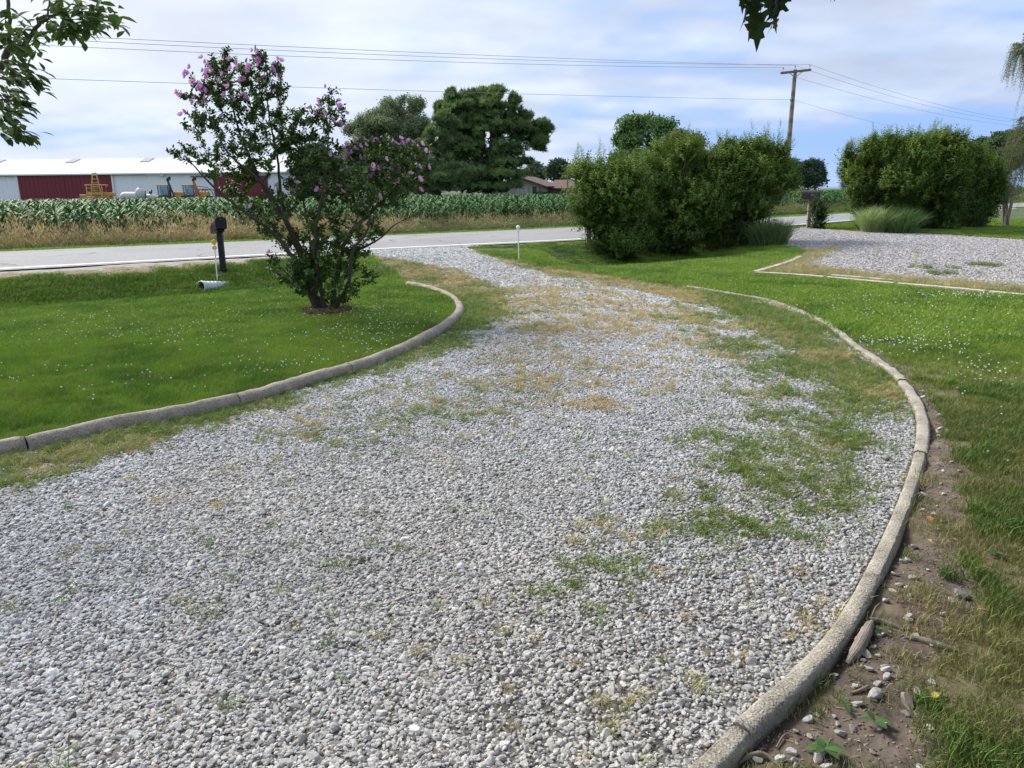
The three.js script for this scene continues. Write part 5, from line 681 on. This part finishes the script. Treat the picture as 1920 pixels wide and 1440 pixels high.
// ------------------------------------------------------------------ poles and wires
{
  const T = project(ground(1470, 402))[2] + 2.5, top = at(1491, 131, T), gy = height(top.x, top.z), b = V(at(1473, 330, T).x, gy, at(1473, 330, T).z);
  const pole = thing('utility_pole', 'leaning wooden utility pole with one crossarm behind the left hedge', 'pole', b), tp = top.clone().sub(b);
  mesh('shaft', tube([V(0, -0.3, 0), tp.clone().multiplyScalar(0.5), tp], [0.17, 0.145, 0.115], 12, 2), std([0.36, 0.3, 0.26], 0.95, { map: woodTex }), pole);
  const c = at(1492, 133.5, T - 0.15).sub(b), e0 = at(1464.5, 137, T - 0.9).sub(b), e1 = at(1520, 131, T + 0.6).sub(b);
  const armDir = e1.clone().sub(e0), armG = new RoundedBoxGeometry(armDir.length(), 0.14, 0.11, 1, 0.015), arm = mesh('crossarm', armG, std([0.28, 0.23, 0.21], 0.95, { map: woodTex }), pole); arm.position.copy(e0.clone().add(e1).multiplyScalar(0.5)); arm.quaternion.setFromUnitVectors(V(1, 0, 0), armDir.clone().normalize());
  for (const s of [0.28, 0.72]) mesh('brace', tube([e0.clone().lerp(e1, s).add(V(0, -0.05, 0.03)), at(1490.5, 145, T - 0.14).sub(b)], [0.022, 0.022], 5), std([0.25, 0.25, 0.25], 0.5, { metalness: 0.6 }), pole);
  const pins = [e0.clone().lerp(e1, 0.06).add(V(0, 0.07, 0)), e0.clone().lerp(e1, 0.96).add(V(0, 0.07, 0)), tp.clone().add(V(-0.02, 0.0, 0))], ins = std([0.25, 0.27, 0.28], 0.3);
  const tips = pins.map((p) => { const g = [tube([p, p.clone().add(V(0, 0.18, 0))], [0.012, 0.012], 5)], q = new THREE.CylinderGeometry(0.03, 0.045, 0.1, 8).toNonIndexed(); q.translate(p.x, p.y + 0.2, p.z); g.push(q); mesh('insulator', g, ins, pole); return p.clone().add(V(0, 0.25, 0)).add(b); });
  mesh('bracket', [new THREE.BoxGeometry(0.12, 0.1, 0.3).translate(at(1484.5, 187, T).x - b.x, at(1484.5, 187, T).y - b.y, at(1484.5, 187, T).z - b.z)], std([0.1, 0.1, 0.1], 0.5), pole);
  const neutral = at(1493, 145, T - 0.12), tele = at(1486, 187, T - 0.2);
  const wireM = std([0.16, 0.16, 0.2], 0.6), wire = (label, a, m, e, r = 0.0075) => { const ctrl = m.clone().multiplyScalar(2).addScaledVector(a, -0.5).addScaledVector(e, -0.5), w = mesh('power_line', tube(new THREE.QuadraticBezierCurve3(a, ctrl, e).getPoints(40), Array(41).fill(r), 4), wireM); tag(w, label, 'power line'); };
  // the spans run left to a pole outside the frame and right to one behind the willow: each passes through two seen points
  const toLeft = (a, y0, ym) => { const E = at(-140, y0, 21.5); const m0 = a.clone().lerp(E, 0.5), pm = project(m0); return [at(pm[0], ym, pm[2]), E]; };
  const span = (label, a, yl, ym, r) => { const [m, e] = toLeft(a, yl, ym); wire(label, a, m, e, r); };
  span('uppermost thin cable running from the pole top out to the left', tips[2], 54, 106.5); span('middle of the three upper cables running left from the pole', tips[1], 61, 113); span('lowest of the three upper cables running left from the crossarm', tips[0], 74, 119.5); span('single lower cable running left from halfway up the pole', tele, 139, 176, 0.007);
  const far = (label, a, xe, ye, dm, r) => { const E = at(xe, ye, T * 1.75), m = a.clone().lerp(E, 0.5); m.y -= dm; wire(label, a, m, E, r); };
  far('upper cable sloping down right from the crossarm end', tips[1], 1990, 232, 0.75); far('second cable sloping down right beside the uppermost one', tips[2], 1990, 236, 0.8); far('lower cable sloping down right from under the crossarm', neutral, 1990, 241, 0.7); far('faint lowest cable sloping down right from halfway up the pole', tele, 1990, 285, 0.7, 0.006);
  // thin pole by the far house, and an old post across the road behind the flowering shrub
  const hp = at(1064, 372, 110); hp.y = height(hp.x, hp.z); const tp2 = at(1064, 296, 110).sub(hp); const p2 = thing('service_pole', 'thin pale pole beside the right end of the house', 'pole', hp); mesh('shaft', tube([V(0, -0.3, 0), V(0, tp2.y * 0.55, 0)], [0.11, 0.1], 8), palebark, p2); mesh('mast', tube([V(0, tp2.y * 0.55, 0), V(0, tp2.y, 0)], [0.05, 0.04], 6), std([0.1, 0.1, 0.1]), p2);
  const op = at(530, 452, 30); op.y = height(op.x, op.z); const ot = at(531, 343, 30).sub(op); const old = thing('wooden_post', 'weathered pale post across the road seen through the flowering shrub', 'post', op); mesh('shaft', tube([V(0, -0.2, 0), V(0.01, ot.y * 0.5, 0), V(0, ot.y, 0)], [0.1, 0.095, 0.085], 9), std([0.36, 0.34, 0.26], 0.95, { map: woodTex }), old); mesh('cap', new THREE.CylinderGeometry(0.06, 0.09, 0.05, 9).translate(0, ot.y + 0.025, 0), std([0.3, 0.28, 0.22], 0.95), old);
}

// ------------------------------------------------------------------ mailboxes, stakes, pipe, edging
{
  const redf = std([0.5, 0.02, 0.03], 0.4), silver = std([0.5, 0.5, 0.52], 0.35, { metalness: 0.6 });
  const boxShape = (w, h) => { const s = new THREE.Shape(); s.moveTo(-w / 2, 0); s.lineTo(w / 2, 0); s.lineTo(w / 2, h - w / 2); s.absarc(0, h - w / 2, w / 2, 0, Math.PI); s.lineTo(-w / 2, 0); return s; };
  const boxGeo = (w, h, len, r) => { const e = new THREE.ExtrudeGeometry(boxShape(w, h), { depth: len, bevelEnabled: true, bevelSize: 0.008, bevelThickness: 0.008, bevelSegments: 2, curveSegments: 10 }); e.translate(0, 0, -len / 2); return e; };
  // left: black plastic mailbox on a black sleeve post, leaning
  const b = ground(420, 517), t = project(b)[2], mb = thing('mailbox', 'black plastic mailbox with a red flag on a leaning black post', 'mailbox', b), up = at(411, 430, t).sub(b), h = up.length(), q = new THREE.Quaternion().setFromUnitVectors(UPQ, up.clone().normalize());
  const post = mesh('post', [new RoundedBoxGeometry(0.105, h - 0.06, 0.105, 2, 0.012).translate(0, h / 2 + 0.06, 0)], black, mb); post.quaternion.copy(q);
  const inner = mesh('inner_post', new RoundedBoxGeometry(0.075, 0.3, 0.075, 1, 0.006).translate(0, 0.02, 0), std([0.02, 0.018, 0.016], 0.8), mb); inner.quaternion.copy(q); for (const [x, y] of [[-0.02, 0.07], [0.015, 0.03]]) mesh('bolt', new THREE.CylinderGeometry(0.009, 0.009, 0.02, 8).rotateX(Math.PI / 2).translate(x, y, 0.042), silver, inner);
  const sh = new THREE.Shape(), w = 0.21, hh = 0.225; sh.moveTo(-w / 2 + 0.02, 0); sh.lineTo(w / 2 - 0.02, 0); sh.quadraticCurveTo(w / 2, 0.02, w / 2, 0.05); sh.lineTo(w / 2, hh - 0.09); sh.quadraticCurveTo(w / 2, hh, w / 2 - 0.07, hh); sh.lineTo(-w / 2 + 0.07, hh); sh.quadraticCurveTo(-w / 2, hh, -w / 2, hh - 0.09); sh.lineTo(-w / 2, 0.05); sh.quadraticCurveTo(-w / 2, 0.02, -w / 2 + 0.02, 0);
  const body = new THREE.ExtrudeGeometry(sh, { depth: 0.46, bevelEnabled: true, bevelSize: 0.006, bevelThickness: 0.006, bevelSegments: 2, curveSegments: 8 }); body.translate(0, 0, -0.3);
  const bx = mesh('box', body, black, mb); bx.quaternion.copy(q).multiply(turn(0, 0.6, 0)); bx.position.copy(up).add(V(0, -0.02, 0));
  mesh('rim', new THREE.ExtrudeGeometry(sh, { depth: 0.03, bevelEnabled: true, bevelSize: 0.012, bevelThickness: 0.006, bevelSegments: 2 }).translate(0, 0, 0.155), black, bx); mesh('handle', new RoundedBoxGeometry(0.07, 0.02, 0.02, 1, 0.006).translate(0, 0.175, 0.2), std([0.03, 0.03, 0.035], 0.3), bx);
  mesh('flag', [new RoundedBoxGeometry(0.012, 0.07, 0.11, 1, 0.004).translate(-0.117, 0.16, -0.18)], redf, bx); for (let i = 0; i < 4; i++) mesh('side_rib', new RoundedBoxGeometry(0.01, 0.008, 0.3, 1, 0.002).translate(-0.111, 0.04 + i * 0.022, -0.1), black, bx); mesh('bracket', new RoundedBoxGeometry(0.15, 0.05, 0.22, 2, 0.02).translate(0, -0.03, 0.02), black, bx);
  // right: classic arched mailbox on a wooden post
  const b2 = ground(1515, 428), t2 = project(b2)[2], m2 = thing('mailbox', 'dark arched metal mailbox on a plain wooden post by the neighbouring drive', 'mailbox', b2), up2 = at(1519, 373, t2).sub(b2);
  const ps = mesh('post', new RoundedBoxGeometry(0.12, up2.y + 0.1, 0.12, 1, 0.008).translate(0, up2.y / 2 - 0.05, 0), std([0.44, 0.34, 0.29], 0.9, { map: woodTex }), m2); ps.quaternion.setFromUnitVectors(UPQ, up2.clone().normalize());
  const ch = std([0.03, 0.03, 0.036], 0.5), x2 = mesh('box', boxGeo(0.25, 0.31, 0.6), ch, m2); x2.position.copy(up2).add(V(0.02, 0.0, 0)); x2.rotation.y = 1.1;
  mesh('door', new THREE.ExtrudeGeometry(boxShape(0.26, 0.315), { depth: 0.02, bevelEnabled: false }).translate(0, 0, 0.31), ch, x2); mesh('flag', [new RoundedBoxGeometry(0.012, 0.05, 0.1, 1, 0.003).translate(-0.142, 0.15, 0.06)], std([0.28, 0.22, 0.08], 0.5), x2); mesh('flag_arm', new RoundedBoxGeometry(0.01, 0.02, 0.22, 1, 0.003).translate(-0.141, 0.14, -0.08), ch, x2); mesh('support', new RoundedBoxGeometry(0.16, 0.03, 0.36, 1, 0.005).translate(0, -0.012, 0), greyWood, x2);
  // climbing plant beside it
  { const p = ground(1532, 430), tt = project(p)[2], g = thing('climbing_plant', 'dark leafy vine bush leaning beside the wooden mailbox post', 'plant', p), ls = lobesAt([[1531, 396, 6, 12], [1538, 403, 9, 11], [1534, 415, 8, 9], [1531, 425, 7, 5], [1540, 427, 7, 4], [1530, 383, 4, 7]], tt, 1).map((l) => ({ ...l, c: l.c.sub(p) })); const l = []; for (let i = 0; i < 420; i++) { const k = pick(ls); l.push([inLobe(k.c, k.r), along(rdir().add(V(0, 0.4, 0))), U(0.8, 1.3), jitter([0.05, 0.085, 0.024], 0.25)]); } copies('foliage', bushSprigs[1], bushLeaf, l, g); mesh('stems', [tube([V(0, -0.05, 0), V(-0.1, 0.6, 0), V(-0.05, 1.1, 0)], [0.02, 0.015, 0.006], 5), tube([V(0.05, -0.05, 0), V(0.15, 0.4, 0), V(0.12, 0.8, 0)], [0.015, 0.012, 0.005], 5)], palebark, g); }
  // stakes with reflectors
  const amber = std([0.75, 0.4, 0.03], 0.3), stake = (px, py, topx, topy, label, cap) => { const p = ground(px, py), tt = project(p)[2], e = at(topx, topy, tt).sub(p), g = thing('marker_stake', label, 'stake', p); mesh('rod', tube([V(0, -0.1, 0), e.clone().multiplyScalar(0.5), e], [0.013, 0.013, 0.013], 8), std([0.62, 0.64, 0.67], 0.45, { metalness: 0.2 }), g); cap(g, e); };
  stake(408, 533, 402, 455, 'thin grey rod topped with amber reflectors beside the culvert pipe', (g, e) => { for (const [dy, r] of [[0.01, 0.05], [-0.1, 0.045]]) { const c = new THREE.CylinderGeometry(r, r, 0.016, 14).rotateX(Math.PI / 2).rotateY(0.7).translate(e.x, e.y + dy, e.z + 0.022); mesh('reflector', c, amber, g); } mesh('bracket', new RoundedBoxGeometry(0.03, 0.22, 0.012, 1, 0.004).translate(e.x, e.y - 0.04, e.z + 0.008), white, g); });
  stake(973, 488, 971.5, 430, 'white rod with a round white finial beside the driveway mouth', (g, e) => { mesh('finial', [new THREE.SphereGeometry(0.045, 12, 10).translate(e.x, e.y + 0.045, e.z), new THREE.CylinderGeometry(0.03, 0.022, 0.1, 10).translate(e.x, e.y - 0.03, e.z)], white, g); });
  // corrugated culvert pipe
  { const mouth = ground(377, 546).setY(height(ground(377, 546).x, ground(377, 546).z) + 0.09), end = flat(436, 525, -0.28); const d = V(0.5, -0.1, -0.8).normalize(), L = 0.95, pr = []; for (let i = 0; i <= 44; i++) { const s = i / 44; pr.push([s * L, 0.12 + (i % 4 < 2 ? 0.012 : -0.006)]); } const pos = []; const lp = [new THREE.Vector2(0.108, 0.3), new THREE.Vector2(0.112, 0), ...pr.map(([y, r]) => new THREE.Vector2(r, y))]; const g = new THREE.LatheGeometry(lp, 26); const c = thing('culvert_pipe', 'white corrugated culvert pipe end lying open in the ditch', 'pipe', mouth); const m = mesh('pipe', g, std([0.45, 0.46, 0.48], 0.55), c); m.quaternion.setFromUnitVectors(UPQ, d); mesh('inside', new THREE.CylinderGeometry(0.109, 0.109, 0.02, 20).translate(0, 0.06, 0), std([0.015, 0.013, 0.012], 1), m); mesh('collar', new THREE.TorusGeometry(0.125, 0.016, 8, 26).rotateX(Math.PI / 2).translate(0, 0.03, 0), std([0.47, 0.48, 0.5], 0.5), m); c.position.y -= 0.02; }
  // pale timber edging of the neighbour's yard
  const board = (pts, label, cuts, w = 0.11) => { const e = thing('garden_edging', label, 'edging', V(0, 0, 0)), P = smooth(pts.map(([x, y]) => flat(x, y, nH + 0.04)), 120), n = cuts.length; for (let i = 0; i + 1 < n; i++) { const a = Math.round(cuts[i] * 120), bb = Math.round(cuts[i + 1] * 120), seg = P.slice(a, bb + 1).map((p) => p.clone().setY(height(p.x, p.z, true) + U(0, 0.004))); const dd = seg[seg.length - 1].clone().sub(seg[0]).setLength(0.012); seg[0].add(dd); seg[seg.length - 1].sub(dd); mesh('board', sweep(seg, [[-w / 2, -0.08], [-w / 2, 0.065], [-w / 2 + 0.01, 0.075], [w / 2 - 0.01, 0.075], [w / 2, 0.065], [w / 2, -0.08]]), kerbMatPale, e); } };
  board([[1415, 501], [1500, 505.5], [1640, 517], [1790, 529], [1925, 541], [2030, 550]], 'long pale edging along the near side of the neighbouring gravel yard', [0, 0.26, 0.5, 0.77, 1]); board([[1416, 500], [1450, 491], [1480, 482], [1502, 473]], 'short pale edging along the left side of the neighbouring gravel yard', [0, 0.45, 1]); board([[1560, 506], [1620, 510.5], [1675, 515]], 'second pale board lying just inside the long edging', [0, 1], 0.09);
}

// ------------------------------------------------------------------ ornamental grasses
{
  rand = rng(808);
  const orn = (px, py, label, h, n, c, c2, rad, lean) => { const p = ground(px, py), g = thing('ornamental_grass', label, 'grass clump', p), bl = [1, 2, 3].map((s) => blades(900 + s, 30, rad * 0.35, h * 0.75, h, 0.007, lean, 4)), l = [[], [], []]; for (let i = 0; i < n; i++) { const a = U(0, 6.28), r = rad * Math.sqrt(rand()) * 0.75; l[i % 3].push([V(Math.cos(a) * r, -0.02, Math.sin(a) * r), along(V(Math.cos(a) * r * 0.7, 0.8, Math.sin(a) * r * 0.7)), U(0.75, 1.08), jitter(mixc(c, c2, rand()), 0.2)]); } l.forEach((q, i) => copies('leaf_blades', bl[i], grassMat, q, g)); };
  orn(1441, 459, 'rounded dark green ornamental grass at the right end of the hedge', 0.95, 70, [0.1, 0.17, 0.06], [0.19, 0.27, 0.1], 0.5, 0.5);
  orn(1636, 438, 'light striped ornamental grass beside the gravel yard', 1.15, 50, [0.26, 0.38, 0.12], [0.62, 0.68, 0.36], 0.36, 0.6);
  orn(1684, 437, 'darker green ornamental grass right of the light striped one', 1.15, 56, [0.09, 0.18, 0.05], [0.16, 0.26, 0.08], 0.5, 0.65);
}

// ------------------------------------------------------------------ roots, sticks, stones and weeds close by
{
  rand = rng(909);
  const rootM = std([0.42, 0.37, 0.33], 0.9, { map: barkTex, bumpMap: barkBump, bumpScale: 0.01 }), on = (x, y, dh = 0) => { const p = ground(x, y); p.y += dh; return p; };
  const root = (label, pts, m = rootM, name = 'exposed_root', cat = 'root') => { const b = on(pts[0][0], pts[0][1]), c = new THREE.CatmullRomCurve3(pts.map(([x, y, r, dh = 0.3]) => on(x, y, r * dh).sub(b))), n = (pts.length - 1) * 6, P = c.getPoints(n), R = P.map((p, i) => { const s = i / 6, a = Math.min(Math.floor(s), pts.length - 2); return lerp(pts[a][2], pts[a + 1][2], s - a) * (1 + (vnoise(i * 0.9, pts[0][0]) - 0.5) * 0.25); }); const o = mesh(name, tube(P, R, 9, 2), m); o.position.copy(b); tag(o, label, cat); };
  root('thick pale exposed root standing up beside the kerb', [[1588, 1246, 0.008, 0.2], [1602, 1230, 0.02, 0.6], [1616, 1208, 0.024, 0.8], [1627, 1186, 0.02, 1.0], [1634, 1172, 0.009, 1.6]]);
  root('thin grey root running right from the thick root top', [[1628, 1168, 0.01, 1.5], [1650, 1168, 0.011, 0.8], [1672, 1174, 0.01, 0.6], [1695, 1182, 0.007, 0.2]]);
  root('long pale root lying across the bare soil', [[1695, 1196, 0.007, 0.2], [1725, 1202, 0.012, 0.6], [1760, 1213, 0.013, 0.6], [1790, 1222, 0.011, 0.5], [1815, 1228, 0.005, 0]]);
  root('crooked dark root at the bottom edge by the kerb', [[1385, 1432, 0.004, 0], [1405, 1422, 0.008, 1.2], [1430, 1420, 0.008, 1.4], [1455, 1432, 0.006, 0.4], [1470, 1444, 0.004, 0]], std([0.2, 0.17, 0.15], 0.9));
  const stickM = std([0.2, 0.16, 0.13], 0.9); for (const [l, p] of [['short grey stick beside the stray stones', [[1595, 1302, 0.004, 1], [1612, 1298, 0.006, 1.2], [1628, 1290, 0.004, 2]]], ['bent twig among the stones near the bottom edge', [[1455, 1405, 0.003, 2], [1468, 1385, 0.003, 3], [1476, 1378, 0.002, 2]]], ['thin dark twig lying on the gravel bottom left', [[250, 1432, 0.004, 5], [290, 1400, 0.004, 6], [335, 1365, 0.003, 5]]], ['dark twig lying on the gravel near the bottom middle', [[945, 1405, 0.004, 5], [985, 1396, 0.004, 6], [1035, 1388, 0.003, 5]]], ['twin twig lying on the gravel right of the pale rock', [[898, 1332, 0.003, 6], [915, 1322, 0.003, 7], [930, 1312, 0.002, 6]]], ['short upright twig at the root beside the kerb', [[1632, 1166, 0.003, 4], [1640, 1150, 0.003, 8], [1648, 1140, 0.002, 10]]], ['long thin twig on the soil under the grass edge', [[1755, 1160, 0.003, 1], [1775, 1172, 0.004, 1], [1800, 1178, 0.003, 1]]]]) root(l, p, stickM, 'twig', 'twig');
  const rock = (label, x, y, s, c, i) => { const m = mesh('rock', stones[i], std(c, 0.9, { map: stoneTex })); m.position.copy(on(x, y, s * 0.35)); m.rotation.set(0.2, i * 1.3, 0.1); m.scale.set(s * 1.25, s * 0.95, s); tag(m, label, 'rock'); };
  rock('largest tan grey rock lying on the gravel at the bottom', 745, 1410, 0.05, [0.4, 0.35, 0.3], 0); rock('grey rock on the bare soil beside the stray stones', 1640, 1306, 0.026, [0.42, 0.41, 0.4], 3); rock('brown grey rock on the soil by the grass edge', 1700, 1318, 0.024, [0.3, 0.26, 0.22], 1); rock('dark stone at the grass edge of the bare soil', 1802, 1118, 0.026, [0.2, 0.21, 0.23], 4);
  // broad leaved weeds, each leaf a part
  const wl = leaf(0.075, [[0, 0.002], [0.15, 0.008], [0.45, 0.02], [0.75, 0.016], [1, 0.001]], 0.2, 0.35), wm = leafy([0.075, 0.15, 0.03], 0.25, 0.5), wm2 = leafy([0.05, 0.11, 0.03], 0.25, 0.5);
  for (const [x, y, s, n, l] of [[1545, 1412, 1.1, 7, 'broad leaved weed among stones at the bottom edge'], [1638, 1360, 0.9, 4, 'small broad leaved weed on bare soil below the grey rock'], [1862, 1042, 0.9, 5, 'broad leaved weed in the grass at the right edge'], [1640, 1185, 0.7, 5, 'small green weed sprouting beside the thick root'], [1577, 1070, 0.8, 3, 'dark leaf rosette in the gravel close to the kerb'], [1052, 1108, 0.8, 6, 'bright green weed in the gravel near the middle'], [265, 1200, 0.7, 6, 'small green weed in the gravel on the left'], [1585, 1330, 0.6, 4, 'tiny sprout among the stray stones']]) { const p = on(x, y, 0.004), g = thing('broadleaf_weed', l, 'weed', p); for (let i = 0; i < n; i++) { const m = mesh('leaf', wl, i % 2 ? wm : wm2, g); m.quaternion.copy(turn(-U(0.15, 0.6), i * 6.28 / n + U(-0.3, 0.3), U(-0.2, 0.2))); m.scale.setScalar(s * U(0.5, 0.8)); m.position.y = 0.012; } }
  // fallen leaves
  const fl = leaf(0.055, [[0, 0.001], [0.3, 0.013], [0.6, 0.015], [1, 0.001]], 0.5, 0.3); [[1738, 974, [0.5, 0.2, 0.08], 'orange fallen leaf on the soil beside the kerb'], [1832, 1148, [0.55, 0.36, 0.16], 'tan fallen leaf at the edge of the grass'], [1720, 1192, [0.35, 0.13, 0.07], 'reddish fallen leaf beside the long root'], [1762, 1308, [0.5, 0.36, 0.1], 'yellow fallen leaf in the grass near the bottom'], [1740, 1018, [0.55, 0.5, 0.08], 'small yellow fallen leaf below the orange one']].forEach(([x, y, c, l], i) => { const m = mesh('fallen_leaf', fl, std(c, 0.8)); m.position.copy(on(x, y, 0.018)); m.rotation.set(0.1, i * 1.7, 0.2); m.scale.setScalar(i === 4 ? 0.5 : 0.85); tag(m, l, 'leaf'); });
}
renderer.render(scene, camera);
